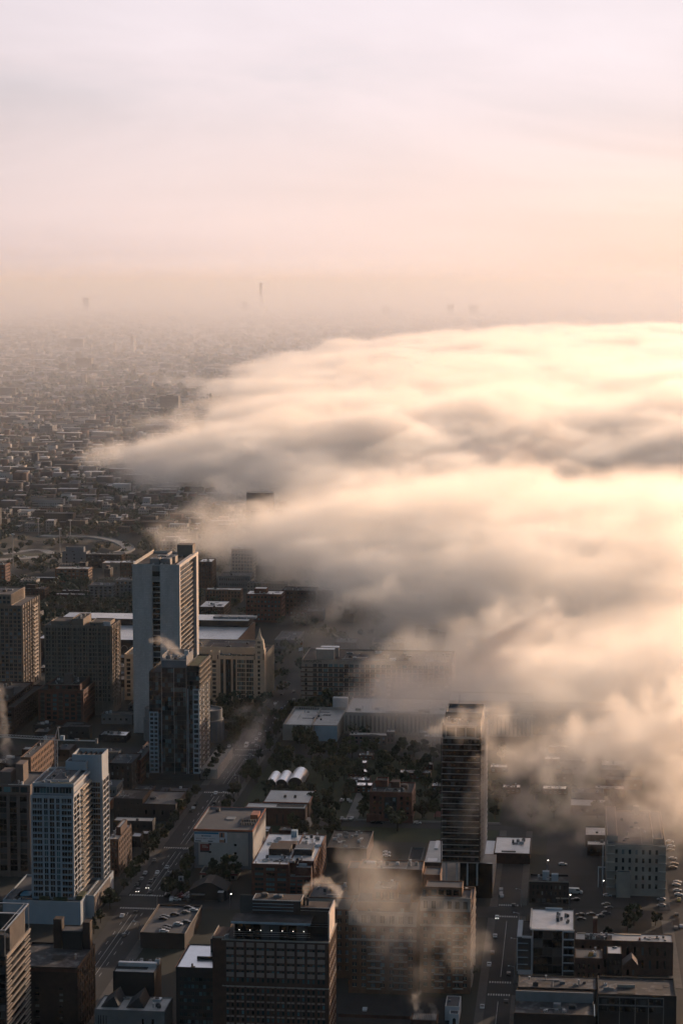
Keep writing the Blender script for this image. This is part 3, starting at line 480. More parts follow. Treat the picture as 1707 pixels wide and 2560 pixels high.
# storage building with the billboard
b = Bld('storage_building', 'pale windowless storage building with copper roof edge and a billboard on its wall', (485, 631, 2074, 2172), 'grey_panel', 'roof_grey', yback=2020, par=1.)
h = b.h; b.part('wall_panel', 'storage_panels', (b.u(497), b.u(620), -.25, .02, b.z(2163), h-1.6)); b.part('wall_panel', 'storage_panels', (b.W-.02, b.W+.25, 1, b.D-.5, 1.5, h-1.6)); b.part('coping', 'copper', (-.3, b.W+.3, -.35, -.02, h-.9, h+.12), (-.3, b.W+.3, b.D+.02, b.D+.3, h-.9, h+.12), (-.33, -.02, -.02, b.D+.02, h-.9, h+.12), (b.W+.02, b.W+.33, -.02, b.D+.02, h-.9, h+.12))
b.wins('F', b.u(525)-.8, b.u(525)+.8, b.z(2140), b.z(2101), 1, 2, .9, .22, 'black_glass', 'dark_metal', 1, off=-.26); b.wins('F', b.u(588.5)-.8, b.u(588.5)+.8, b.z(2142), b.z(2101), 1, 2, .9, .22, 'black_glass', 'dark_metal', 1, off=-.26)
p = b.part('billboard', 'sign_white', (b.u(486.5), b.u(568), -.6, -.28, b.z(2106.5), b.z(2080.5))); mat('sign_blue', (.02, .16, .30), .5, 0, 0); mat('sign_red', (.16, .022, .02), .5, 0, 0); mat('skin_tone', (.36, .20, .14), .6, 0, .2, 1.); mat('ink', (.03, .04, .06), .6, 0, 0)
b.part('blue_strip', 'sign_blue', (b.u(487), b.u(547), -.64, -.602, b.z(2085.5), b.z(2081)), parent=p); b.part('picture', 'skin_tone', (b.u(549), b.u(562), -.64, -.602, b.z(2106), b.z(2081)), parent=p); b.part('picture', 'ink', (b.u(553), b.u(557), -.68, -.645, b.z(2096), b.z(2082)), (b.u(561), b.u(564), -.68, -.602, b.z(2106), b.z(2096)), parent=p); b.part('picture', 'sign_white', (b.u(550), b.u(561), -.7, -.69, b.z(2099), b.z(2093)), parent=p)
def text(bb, s, px0, py, hh, m, par, v=-.62):
    fc = bpy.data.curves.new('lettering', 'FONT'); fc.body = s; fc.size = hh; fc.extrude = .02; fc.materials.append(M[m]); return text_mesh('lettering', fc, par, bb.L(bb.u(px0), v, bb.z(py)))
text(b, 'NATURAL BEAUTY HAS EVOL', 491, 2098, .8, 'ink', p); b.part('lettering', 'ink', (b.u(504), b.u(510), -.64, -.602, b.z(2091.5), b.z(2089)), (b.u(488.5), b.u(503.5), -.64, -.602, b.z(2104.5), b.z(2102)), (b.u(520.5), b.u(532.5), -.64, -.602, b.z(2104.5), b.z(2102)), parent=p); b.part('lettering', 'sign_blue', (b.u(511), b.u(528), -.64, -.602, b.z(2091.5), b.z(2089)), parent=p)
p = b.part('wall_poster', 'sign_red', (b.u(500.5), b.u(524), -.5, -.28, b.z(2131), b.z(2111))); text(b, 'PUBLIC', 506, 2116.5, .75, 'sign_white', p, -.52); text(b, 'STORAGE', 506, 2120, .75, 'sign_white', p, -.52); b.part('dark_strip', 'ink', (b.u(500.5), b.u(524), -.54, -.502, b.z(2131), b.z(2127)), parent=p)
b.unit(b.W*.42, b.W*.57, b.D*.5, b.D*.62, h-1, h-.5, 'unit_grey', 'roof_hatch', False)
for i in range(6):
    for v in (.28, .42): b.unit(b.W*.72+i*1.35, b.W*.72+i*1.35+.8, b.D*v, b.D*v+1.6, h-1, h+.6, 'unit_dark', fan=False)
b.unit(b.W*.84, b.W*.97, b.D*.55, b.D*.75, h-1, h+1.6, 'copper', 'stair_housing', False); b.unit(b.W*.16, b.W*.22, b.D*.85, b.D*.93, h-1, h+.6, 'unit_dark'); b.done()
# service station in front of it
b = Bld('fast_food_restaurant', 'low flat-roofed shop with a red eaves band below the storage building', (500, 592, 2182, 2199), 'cream_dull', 'roof_dark', dep=14, par=.7)
b.bands('F', -.3, b.W+.3, [b.h-1.2], .8, .3, 0, 'sign_red', 'fascia'); b.bands('R', 0, b.D, [b.h-1.2], .8, .3, 0, 'sign_red', 'fascia'); b.wins('F', 1, b.W-1, .6, b.h-1.4, 7, 1, .8, .8, 'blue_glass'); b.clutter(5, 2, b.W-2, 3, 12, b.h-.7, 17, 2); b.done()
b = Bld('canopy_shed', 'dark gable-roofed shed with pale canopy near the red pylon sign', (474, 566, 2222, 2250), 'charcoal', 'roof_dark', dep=16, body=False)
W = b.W; h = b.h; mb = MB(); mb.prism([(-W/2, 0), (W/2, 0), (W/2, h-1), (W*.1, h+3.), (-W*.1, h+3.), (-W/2, h-1)], -8, 8); b.partmb('shed', 'charcoal', mb); b.part('eaves_light', 'roof_metal', (1, 8, -1.6, -.1, h-3, h-2.6)); b.unit(W*.8, W*.93, -3, -.2, 0, h-1, 'dark_panel', 'side_porch', False); b.part('porch_roof', 'roof_white', (W*.8-.2, W*.93+.2, -3.3, -.1, h-.98, h-.7)); b.wall.box(-1, 1, -1, 1, 0, 2); b.done()
t = thing('pylon_sign', 'tall roadside sign glowing red below its white head', 'sign', tuple(atz(453, 2231))); mat('sign_grey', (.3, .33, .36), .5, 0, 0)
obj('post', MB().box(-.25, .25, -.2, .2, 0, 3).mesh('post', 'steel'), t); obj('sign_head', MB().box(-1.3, 1.3, -.35, .35, 5.9, 8.6).mesh('sign_head', 'sign_grey'), t); obj('sign_face', MB().box(-.6, .6, -.42, -.36, 6.5, 7.9).mesh('sign_face', 'ink'), t); obj('red_panel', MB().box(-1.2, 1., -.35, .35, 3, 5.85).mesh('red_panel', 'red_glow'), t); obj('price_panel', MB().box(-1.15, -.5, -.4, -.36, 3.1, 4.2).mesh('price_panel', 'sign_blue'), t)
# brick loft with the white roof and ducts
b = Bld('loft_building', 'brick loft with a white roof crowded by round duct vents and sheds', (629, 721, 2160, 2247), 'red_brick', 'roof_white', yback=2084, par=.5)
h = b.h; b.wins('F', 1, b.W-.6, 1, h-1.4, 3, 6, .76, .5, 'teal_glass', 'brown_brick', 3); b.bands('F', 0, b.W, [1+k*(h-2.4)/6+.1 for k in range(1, 6)], .35, .15, 0, 'brown_brick', 'sill_course')
u2 = b.u(785, 2148, 8); b.block(b.W-.02, u2, 8, b.D, 0, h-.03, .5); b.wins('R', 9, b.D-1, 2, h-1.6, 9, 6, .5, .55, 'black_glass', 'brown_brick', off=u2-b.W)
b.block(b.W+.03, u2-.6, .5, 7.95, 0, h-6.5, .6); b.wins('F', b.W+.3, u2-1, 1, h-7.5, 3, 5, .7, .5, 'teal_glass', 'brown_brick', off=.5); b.block(b.W+3, u2-.8, 3, 7.9, h-6.5, h-2.2, .4); b.part('notch_door', 'white_panel', (b.W+4.5, b.W+8.5, 6.2, 7.6, h-2.2, h-1.2))
for i, (q, v, r) in enumerate(((.22, .84, 1.5), (.2, .76, 1.4), (.12, .66, 1.6), (.95, .62, 1.9), (.86, .69, 1.2), (.2, .12, 1.9), (.62, .1, 1.3), (.55, .18, 1.4))):
    mb = MB(); c = b.L(u2*q*1.0, b.D*v, h-.45); mb.lathe([(r, c[2]), (r, c[2]+.7), (r-.25, c[2]+.7), (r-.25, c[2]+.3), (.02, c[2]+.3)], c[0], c[1], 14); b.partmb('duct_vent', 'white_paint', mb)
b.unit(u2*.2, u2*.55, b.D*.3, b.D*.5, h-.45, h+3., 'brown_panel', 'roof_shed', False); b.unit(u2*.28, u2*.6, b.D*.52, b.D*.62, h-.45, h+2.2, 'brown_brick', 'roof_shed', False); p = b.unit(u2*.62, u2*.92, b.D*.32, b.D*.5, h-.45, h+2.6, 'dark_metal', 'cooling_plant', False); b.part('plant_rail', 'white_paint', (u2*.62, u2*.9, b.D*.32, b.D*.33, h+2.62, h+3.1), parent=p); b.unit(u2*.42, u2*.52, b.D*.9, b.D*.97, h-.45, h+3, 'blue_white', 'stair_housing', False); b.clutter(14, 1, u2-3, 2, b.D*.28, h-.45, 18, 1.6); b.clutter(10, u2*.6, u2-2, b.D*.66, b.D-2, h-.45, 19, 1.8); b.done()
b = Bld('loft_building', 'low block with a black roof and pale vents, right of the white-roofed loft', (817, 916, 2119, 2158), 'charcoal', 'roof_dark', yback=2077, par=.6)
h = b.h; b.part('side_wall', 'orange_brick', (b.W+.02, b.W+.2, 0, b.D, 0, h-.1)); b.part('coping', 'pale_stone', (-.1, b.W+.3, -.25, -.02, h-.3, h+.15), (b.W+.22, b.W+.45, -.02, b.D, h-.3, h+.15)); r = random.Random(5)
for i in range(22): q, v = r.uniform(.03, .9), r.uniform(.05, .92); b.unit(b.W*q, b.W*q+r.uniform(.7, 2.4), b.D*v, b.D*v+r.uniform(.6, 1.6), h-.6, h+r.uniform(-.1, .8), r.choice(['white_paint', 'white_paint', 'unit_grey']), fan=False)
b.done()
b = Bld('workshop', 'small dark annexe with bright white roof scraps beside the storage building', (632, 672, 2078, 2098), 'charcoal', 'roof_dark', dep=12, par=.4); b.part('roof_patch', 'roof_white', (1, 5, 2, 6, b.h-.3, b.h+.3), (4.5, b.W-.6, 6, 11, b.h-.3, b.h-.05), (b.W-3.4, b.W-.4, .6, 2.5, b.h-.3, b.h)); b.done()
b = Bld('workshop', 'small square brick hut between the storage building and the white-roofed loft', (697, 732, 2076, 2096), 'brown_brick', 'roof_grey', dep=9, par=.5); b.clutter(2, 1, b.W-3, 1, 7, b.h-.5, 20, 2); b.done()
b = Bld('school_hall', 'brown brick hall with a raised cream roof and a lower white roof terrace', (613, 763, 2019, 2064), 'brown_brick', 'roof_pale', dep=12, par=.5)
h = b.h; h2 = b.z(2005, 12); b.part('window_slit', 'charcoal', *[(b.W*q, b.W*q+.8, -.05, .03, 1.5, h-4) for q in (.52, .62, .74, .84)]); b.block(b.W*.25, b.W*1.02, 12.02, 12+atz(700, 1974, h2)[1]-b.Y0-12, 0, h2, .4); b.part('coping', 'copper', (b.W*.25-.2, b.W*1.02+.2, 11.75, 12.0, h2-.4, h2+.15), (b.W*1.02+.02, b.W*1.02+.3, 12, 12+atz(700, 1974, h2)[1]-b.Y0-12, h2-.4, h2+.15)); b.part('coping', 'pale_stone', (-.2, b.W+.2, -.25, -.02, h-.3, h+.15)); b.part('roof_well', 'charcoal', (b.W*.5, b.W*.96, 4, 10, h-.42, h-.3)); b.unit(b.W*.55, b.W*.59, 25, 27, h2-.4, h2+.9, 'unit_dark'); b.unit(b.W*.72, b.W*.76, 25, 27, h2-.4, h2+.9, 'unit_dark'); b.part('side_ramp', 'pale_stone', (b.W+.05, b.W+3, -4, 10, 0, 3)); b.done()
for i, (p, q, y) in enumerate(((664, 690, 1972), (690, 718, 1971), (719, 757, 1971))):
    a = atz(p, y); c = atz(q, y); r = (c[0]-a[0])/2; dd = (26, 26, 30)[i]
    t = thing('barrel_shed', ['leftmost and smallest of three silver barrel-roofed sheds', 'middle one of three silver barrel-roofed sheds', 'rightmost and largest of three silver barrel-roofed sheds'][i], 'shed', ((a[0]+c[0])/2, a[1], 0), group='silver barrel-roofed sheds')
    pts = [(r*math.cos(math.pi*k/12), 2.2+r*math.sin(math.pi*k/12)) for k in range(13)]; mb = MB().prism([(r, 0)]+pts+[(-r, 0)], .4, dd-.4); obj('shed_wall', mb.mesh('shed_wall', 'charcoal'), t)
    mb = MB(); ro = r+.25; po = [(ro*math.cos(math.pi*k/12), 2.2+ro*math.sin(math.pi*k/12)) for k in range(13)]; mb.prism(po+[(x*.985, z*.985+.03) for x, z in reversed(po)], 0, dd); obj('roof', mb.mesh('roof', 'roof_metal'), t); FOOT.append((a[0]-5, c[0]+5, a[1]-16, a[1]+dd+3))
# white residential tower on its podium
Yp = atz(202, 2310)[1]; b = Bld('apartment_tower', 'blue-white tower with stacked balconies on a podium with a small pool', (8, 202, 2252, 2310), 'white_panel', 'roof_grey', dep=46, body=False)
hp = b.h; W = b.W; Yt = atz(131, 2244, hp)[1]; v0 = Yt-b.Y0; X184 = aty(184, 1988, Yt)[0]; Y1 = atx(225, 1922, X184)[1]; x1 = aty(255, 1890, Y1)[0]; Y2 = atx(271, 1870, x1)[1]
D = b.D = Y2-b.Y0; b.o.location[1] = b.Y0+D/2; ua = b.u(78, 2000, v0); ub = X184-b.X0; uc = x1-b.X0; v1 = Y1-b.Y0; v2 = D
ht = b.z(1988, v0); hr = b.z(1884, v1)
FOOT.append((b.X0-2, x1+2, b.Y0-2, Y2+2))
b.block(0, W, 0, v1+4, 0, hp, .9); b.block(W+.02, W+4, 12, v2, 0, hp, .5)
b.part('podium_cladding', 'tan_panel', (W+4.01, W+4.3, 12.5, v2-9, 2.5, hp-.8)); b.part('podium_joint', 'charcoal', *[(W+4.3, W+4.36, q, q+.25, 2.5, hp-.8) for q in lin(14, v2-10, 7)]); b.part('shopfront', 'black_glass', (W+4.01, W+4.25, 12.5, v2-1, .1, 2.4))
b.part('pool', 'pool_water' if mat('pool_water', (.05, .22, .34), .15, 0, .1) else '', (ua-7.6, ua-2.4, v0+4, v0+13, hp-.8, hp-.7)); b.part('pool_deck', 'white_paint', (ua-9, ua-1.2, v0+2, v0+15, hp-.88, hp-.82)); b.clutter(5, 1.5, ua-4, 1.5, v0, hp-.9, 30, 2); b.part('planting', 'green_roof', (ua+4, ua+9, v0-2.6, v0-.6, hp-.88, hp+.9), (ua+11, ua+18, v0-2.6, v0-.8, hp-.88, hp+.6), (ub+1, ub+4, v0, v0+9, hp-.88, hp+1.2))
hm_ = ht+3.2; nf = 17
b.block(ua, ub, v0, v1, hp-.9, ht, .5, roof=True); b.block(ua+.01, ub-.6, v0+3.4, v1, ht-.5, ht+5.2, .8)
wl = ub-ua; cells = [0, .285, .42, .575, .70, 1.]
for i in range(5):
    a, c = ua+wl*cells[i]+.3, ua+wl*cells[i+1]-.3
    b.wins('F', a, c, hp, ht-1.2, (2, 1, 1, 1, 2)[i], nf, .86, .8, 'teal_glass' if i % 2 else 'black_glass', 'white_paint', 2, off=v0)
b.piers('F', [ua+wl*q for q in (.02, .285, .42, .575, .70, .98)], .95, .5, hp, ht, off=v0); b.bands('F', ua, ub, lin(hp, ht-1.2, nf), .35, .2, v0, 'blue_white', 'slab_edge')
for k in range(nf):
    z = hp+(ht-1.2-hp)*k/nf
    b.part('balcony', 'blue_white', *[(ua+wl*q0+.5, ua+wl*q1-.5, v0-1.5, v0-.52, z-.12, z+.06) for q0, q1 in ((0.02, .285), (.70, .98))]); b.part('balcony_rail', 'steel', *[(ua+wl*q0+.5, ua+wl*q1-.5, v0-1.5, v0-1.44, z+.95, z+1.05) for q0, q1 in ((0.02, .285), (.70, .98))])
dv_ = v1-v0
b.wins('R', v0+.6, v0+dv_*.36, hp, ht-1, 2, nf, .8, .82, 'black_glass', 'white_paint', 1, off=ub-W); b.wins('R', v0+dv_*.42, v1-1, hp, ht-1, 4, nf, .7, .72, 'black_glass', 'white_paint', 1, off=ub-W); b.bands('R', v0, v0+dv_*.38, lin(hp, ht-1, nf), .4, .3, ub-W, 'white_paint', 'slab_edge'); b.bands('R', v0+dv_*.42, v1-.5, lin(hp+1, ht-1, nf), 1.0, 1.3, ub-W, 'beige_light', 'balcony'); b.bands('R', v0, v1, [ht-.7, ht+3.2], 1.2, .25, ub-W, 'white_paint', 'cornice')
b.wins('F', ua+.6, ub-1.5, ht+.2, ht+3.6, 6, 1, .9, .9, 'teal_glass', 'white_paint', 2, off=v0+3.4); b.part('terrace_rail', 'steel', (ua, ub, v0+.1, v0+.2, ht+.9, ht+1), (ua, ub-.6, v0+3.5, v0+3.6, ht+5.9, ht+6)); b.part('canopy', 'dark_panel', (ua+1, ua+7, v0+1.4, v0+3.3, ht+3.3, ht+3.6), (ub-7, ub-1, v0+1.4, v0+3.3, ht+3.3, ht+3.6))
# upper roofs
b.block(ua+.02, ua+wl*.33, v0+6, v1+3, ht+4.4, hr-7.5, .6); b.block(ua+wl*.2, ub-4, v0+9, v1+1, ht+4.4, hr-6.8, .5); b.block(ua+wl*.46, ub-1, v1-4, v1+5, hr-7.2, hr-2.8, .5); b.clutter(7, ua+wl*.25, ub-6, v0+11, v1-6, hr-7.2, 31, 1.6); b.clutter(4, ua+2, ua+wl*.6, v0+3.8, v0+8, ht+4.4, 32, 1.6); b.part('roof_planting', 'green_roof', (ua+wl*.4, ub-2, v0+4, v0+6, ht+4.45, ht+5.3))
b.block(ub-9, uc, v1, v2, 0, hr-.02, 3.2); b.wins('F', ub+.4, uc-1, hp, hr-14, 4, 18, .85, .8, 'black_glass', 'white_paint', 1, off=v1); b.bands('F', ub, uc, lin(hp, hr-14, 18), .35, .2, v1, 'white_paint', 'slab_edge'); b.wins('R', v1+.8, v2-.6, 2, hr-13.5, 4, 20, .82, .78, 'black_glass', 'white_paint', 1, off=uc-W); b.bands('R', v1, v2, lin(2, hr-13.5, 20), .5, .3, uc-W, 'white_paint', 'slab_edge'); b.piers('R', [v1+.4, (v1+v2)/2, v2-.4], .6, .4, 0, hr-13, off=uc-W); b.piers('F', [uc-.5], 1., .3, 0, hr-13, off=v1)
b.part('plant_rack', 'brown_panel', *[(ub-8+i*2.6, ub-7+i*2.6, v1+1, v2-1, hr-3.1, hr-1.4) for i in range(int((uc-ub+7)/2.6))]); b.done()
# brown tower left of it
b = Bld('apartment_tower', 'brown stone tower with dark recessed balconies behind the blue-white tower', (-60, 76, 1961, 2190), 'tan_panel', 'roof_grey', dep=32)
h = b.h; b.wins('F', 1, b.W-1, 3, h-6, 5, 13, .66, .8, 'black_glass', 'dark_metal', 2); b.bands('F', 1, b.W-1, lin(3, h-6, 13), .3, .12, 0, 'brown_panel', 'slab_edge'); b.piers('F', lin(1, b.W-1, 5), 1.6, .6, 0, h-4.6); b.bands('F', -.1, b.W+.3, [h-5.2], .7, .8); b.wins('F', 1, b.W-1, h-4.3, h-.9, 6, 1, .8, .8, 'teal_glass', 'dark_metal', 2); b.unit(b.W*.4, b.W*.6, 5, 16, h-.9, h+5.5, 'tan_panel', 'lift_housing', False); b.unit(b.W*.66, b.W*.8, 9, 20, h-.9, h+9, 'tan_panel', 'stair_housing', False); b.part('coping', 'white_paint', (b.W*.6, b.W+.1, -.3, -.02, h-.1, h+.15)); b.clutter(5, b.W*.62, b.W-3, 2, 8, h-.9, 33, 2); b.done()
# bottom-centre office block
b = Bld('office_block', 'brown office block with square windows and a railed roof terrace at the bottom edge', (557, 821, 2352, 2600), 'brown_brick', 'roof_dark', Y=855, dep=34, body=False)
D = b.D = atx(835, 2290, b.X1)[1]-b.Y0+6; b.o.location[1] = b.Y0+D/2; W = b.W; h = b.h; b.block(0, W, 0, D, 0, h, .7); nb = 10
zb = b.z(2467); nz = 5
mg = .9; cw = (W-2*mg)/nb
b.wins('F', mg, W-mg, zb+.4, h-3.2, nb*2, nz, .40, .52, 'teal_glass', 'dark_metal', 0, pos=.66); b.part('spandrel', 'spandrel_stone', *[(mg+cw*i+cw*.13, mg+cw*i+cw*.87, -.14, .02, h-1.1-(h-3.2-zb-.4)/nz*(k)-1.9, h-1.1-(h-3.2-zb-.4)/nz*k) for i in range(nb) for k in range(nz)])
fh = (h-3.2-zb-.4)/nz; nl = int((zb-2)/fh); b.wins('F', mg, W-mg, zb-nl*fh, zb-.4, nb*2, nl, .40, .50, 'teal_glass', 'dark_metal', 0); b.part('spandrel', 'spandrel_stone', *[(mg+cw*i+cw*a, mg+cw*i+cw*c, -.14, .02, zb-fh*k-.7, zb-fh*k+.9-.95) for i in range(nb) for k in range(nl) for a, c in ((.13, .46), (.54, .87))])
b.bands('F', -.3, W+.3, [zb-.35], .35, .35, 0, 'pale_stone', 'string_course'); b.bands('R', 0, D, [zb-.35], .35, .35, 0, 'beige_light', 'string_course'); b.ledge('F', -.4, W+.4, h-.3, .5, .45); b.ledge('R', 0, D, h-.3, .5, .45, 'beige_light'); b.piers('F', [mg+cw*i for i in range(nb+1)], cw*.2, .22, 0, h-.35)
b.wins('R', 1, D-1, 3, h-3, 7, 11, .5, .55, 'black_glass', 'dark_metal', 0); b.piers('R', lin(1, D-1, 7), 1.2, .3, 0, h-.4); b.part('side_stone', 'sunlit_stone', *[(W+.02, W+.16, 1+(D-2)*(i+.2)/7, 1+(D-2)*(i+.8)/7, 3+(h-6)*(k)/11-.2, 3+(h-6)*k/11+1.1) for i in range(7) for k in range(11)])  # side stones coloured paler to paint in the low sun on this face
# roof: glazed terrace room under a wide canopy, stepped screens with rails
g0, g1 = b.u(588, 2340, 3), b.u(776, 2340, 3); zc = b.z(2305, 2); zt = b.z(2249, 16)
b.part('terrace_room', 'brown_panel', (g0, g1-2, 3, 12, h-.7, zc-.8)); b.part('room_mullion', 'dark_metal', *[(g0+(g1-2-g0)*i/8-.12, g0+(g1-2-g0)*i/8+.12, 2.85, 2.99, h-.7, zc-.8) for i in range(9)]); b.part('room_glass', 'black_glass', *[(g0+(g1-2-g0)*i/8+.3, g0+(g1-2-g0)*(i+1)/8-.3, 2.9, 3.01, h-.5, zc-1.6) for i in range(8)])
b.part('canopy', 'roof_dark', (b.u(578, 2305, 1), b.u(776, 2310, 1), 1, 13, zc-.35, zc)); b.part('canopy_edge', 'blue_white', (b.u(578, 2305, 1)-.02, b.u(776, 2310, 1)+.02, .8, .98, zc-.75, zc+.08))
b.part('terrace_rail', 'steel', *[(g0-.5, g1, 1.9, 2., h+z, h+z+.14) for z in (1.1, 1.9, 2.8)]); mb = MB()
for i in range(7): c = b.L(g0+(g1-g0)*(i+.4)/7, 2.7, h+3.3); mb.box(c[0]-.16, c[0]+.16, c[1]-.1, c[1]+.1, c[2]-.1, c[2]+.1)
b.partmb('wall_lamp', 'wall_lamp_glow', mb)
s0, s1 = b.u(632, 2262, 15), b.u(752, 2262, 15); b.part('screen', 'brown_panel', (s0, s1, 15, 24, h-.7, zt)); b.part('screen_rail', 'white_paint', (s0-.1, s1+.1, 14.8, 15.05, zt-.2, zt+.1), (s0-.1, s0+.15, 15.05, 24, zt-.2, zt+.1), (s1-.15, s1+.1, 15.05, 24, zt-.2, zt+.1), (s0-.1, s1+.1, 24, 24.2, zt-.2, zt+.1)); b.part('screen_rail', 'blue_white', *[(s0-.05, s1-3, 14.8, 14.98, zt-z, zt-z+.22) for z in (1.6, 3.0, 4.4)])
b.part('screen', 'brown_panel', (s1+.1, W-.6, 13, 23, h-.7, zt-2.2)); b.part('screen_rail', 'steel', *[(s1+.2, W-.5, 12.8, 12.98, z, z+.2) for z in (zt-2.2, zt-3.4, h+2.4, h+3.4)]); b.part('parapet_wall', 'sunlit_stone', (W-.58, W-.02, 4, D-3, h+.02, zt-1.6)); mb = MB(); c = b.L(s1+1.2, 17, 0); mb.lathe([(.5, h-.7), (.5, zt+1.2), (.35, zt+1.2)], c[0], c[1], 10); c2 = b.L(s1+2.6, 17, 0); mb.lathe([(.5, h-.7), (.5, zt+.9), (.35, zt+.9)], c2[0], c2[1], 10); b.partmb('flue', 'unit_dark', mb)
mb = MB(); c = b.L(s0+4.2, 20, zt); mb.lathe([(1.6, c[2]-.8), (1.6, c[2]+1.2), (1.2, c[2]+1.6), (.9, c[2]+1.6)], c[0], c[1], 12); b.partmb('cooling_fan', 'unit_dark', mb); b.unit(s0+8, s0+11.6, 19, 21, zt+.02, zt+.9, 'unit_grey'); b.part('side_terrace', 'brown_brick', (-5.2, -.02, 6, 22, 0, h-1.5)); b.part('terrace_rail', 'beige_light', (-5.2, -.02, 5.9, 6.1, h-1.5, h-.8), (-5.3, -5.1, 6.1, 22, h-1.5, h-.8)); b.part('back_screen', 'unit_dark', (b.u(594, 2262, 17), s0-.5, 23, 23.3, h-.7, zt-.4)); b.clutter(4, .6, 2.6, 1, 5, h-.7, 34, 1.2); b.done()
# stone and brick apartment complex in the golden wisps
b = Bld('apartment_complex', 'large tan brick and pale stone apartment block veiled by golden wisps of steam', (871, 1041, 2281, 2485), 'orange_brick', 'roof_grey', dep=46, body=False)
W = b.W; h = b.h; fl = 3.15; ul = b.u(771, 2205, 20); ur0, ur1 = b.u(1050, 2240, 4), b.u(1176, 2240, 4)
b.block(0, W, 0, 20, 0, h, .8); hR = b.z(2240, 4); b.block(ur0, ur1, 4, 20, 0, hR, .8); b.block(ul, ur1+.4, 20.02, 44, 0, h+.4, .8)
h2 = b.z(2256, 4); b.block(b.u(890, 2255, 4), b.u(1024, 2255, 4), 4, 20.01, h-.8, h2, .5); h3 = b.z(2224, 9); b.block(b.u(931, 2224, 9), b.u(993, 2224, 9), 9, 24, h2-.5, h3, .5)
h4 = b.z(2172, 24); b.block(b.u(897, 2172, 24), b.u(1055, 2172, 24), 24, 40, h-.4, h4, .6); b.block(b.u(1058, 2185, 26), b.u(1100, 2185, 26), 26, 40, h-.4, h4-2.6, .6); b.block(b.u(868, 2178, 27), b.u(896, 2178, 27), 27, 40, h-.4, h4-1, .6)
for a, c, off, hh, n in ((0, W, 0, h, 7), (ur0, ur1, 4, hR, 6)):
    b.part('stone_storey', 'pale_stone', (a, c, off-.25, off-.001, hh-6.1, hh-.25)); b.wins('F', a+.6, c-.6, hh-5.4, hh-1, n, 1, .5, .78, 'glass', 'cream', 3, off=off-.26)
    nfl = int((hh-7)/fl); b.wins('F', a+.6, c-.6, hh-6.4-nfl*fl, hh-6.4, n, nfl, .46, .5, 'blue_glass', 'cream', 3, off=off)
    b.part('balcony', 'pale_stone', *[(a+.6+(c-a-1.2)*q, a+.6+(c-a-1.2)*(q+.22), off-1.2, off-.02, hh-6.4-k*fl-fl, hh-6.4-k*fl-fl+.3) for k in range(1, nfl) for q in (.26+.02*(k % 2), .66)])
    b.ledge('F', a-.2, c+.2, hh-.25, .4, .4, off=off); b.bands('F', a, c, [hh-6.4-fl*2-.3], .9, .22, off, 'pale_stone', 'string_course')
b.wins('F', ul+1, -.6, 3, h-1.2, 5, 9, .48, .5, 'blue_glass', 'cream', 3, off=20.02); b.part('stone_storey', 'pale_stone', (ul, -.3, 19.8, 20.0, h-5, h-.3)); b.wins('F', b.u(931, 2224, 9)+1, b.u(993, 2224, 9)-1, h2-.3, h3-.8, 3, 1, .6, .8, 'glass', 'cream', 3, off=9); b.wins('F', ur0+4, ur1-5, hR-.7, hR+2.6, 4, 1, .7, .8, 'black_glass', 'copper', 1, off=9.); b.block(ur0+2, ur1-4, 9, 20, hR-.8, hR+3.4, .5)
b.wins('R', 22, 43, 3, h-1, 5, 9, .45, .55, 'glass', 'cream', 2, off=ur1+.4-W); b.wins('R', 5, 19, 3, hR-1, 4, 10, .5, .55, 'glass', 'cream', 2, off=ur1-W); b.bands('R', 4, 44, lin(3, h-2, 9), .5, .25, ur1+.41-W, 'beige_light', 'slab_edge')
for a, c, v, w_, z, n in ((2, W-2, 1, 3.6, h-.8, 6), (ur1-9, ur1-2, 22, 40, h-.4, 10), (b.u(905, 2160, 26), b.u(1045, 2160, 26), 25, 38, h4-.6, 10), (ul+2, -3, 23, 42, h-.4, 8), (b.u(938, 2210, 11), b.u(985, 2210, 11), 12, 22, h3-.5, 7), (0, 10, 21, 24, h-.4, 5)): b.clutter(n, a, c, v, w_, z, 40, 1.5)
b.part('skylight', 'white_paint', (b.u(912, 2150, 34), b.u(938, 2150, 34), 34, 37, h4-.55, h4+.2)); b.done()
sheet('car_park', -101, -50, 905, 940, .06, 'asphalt'); b = Bld('garden_house', 'small white house with an arched door at the bottom edge beside the side street', (1112, 1148, 2516, 2552), 'white_paint', 'roof_grey', dep=14, body=False); b.block(0, b.W, 0, 14, 0, b.h, .3); b.block(b.W*.34, b.W, -5, -.02, 0, b.h-1.6, .3)
mb = MB(); c = b.L(b.W*.68, -5.06, 0); mb.prism([(c[0]-.7, .1), (c[0]+.7, .1), (c[0]+.7, 2.2)]+[(c[0]+.7*math.cos(math.pi*k/8), 2.2+.7*math.sin(math.pi*k/8)) for k in range(1, 8)]+[(c[0]-.7, 2.2)], c[1], c[1]+.04); b.partmb('door', 'charcoal', mb); b.unit(1, 2, 6, 7, b.h-.3, b.h+.7, 'unit_grey'); b.done()
b = Bld('plant_building', 'low roof with a grey slatted plant deck steaming at the very bottom', (1026, 1092, 2551, 2600), 'brown_brick', 'roof_dark', Y=893, dep=9, par=.6); b.part('slat', 'unit_grey', *[(q, q+.5, .8, 8.4, b.h-.55, b.h+.1) for q in lin(.8, b.W-1.2, 12)]); b.done()
b = Bld('perimeter_wall', 'dark car park wall along the bottom edge, under the white car', (845, 1024, 2538, 2546), 'brown_brick', 'roof_dark', dep=1.2, par=0, cat='wall'); b.done()
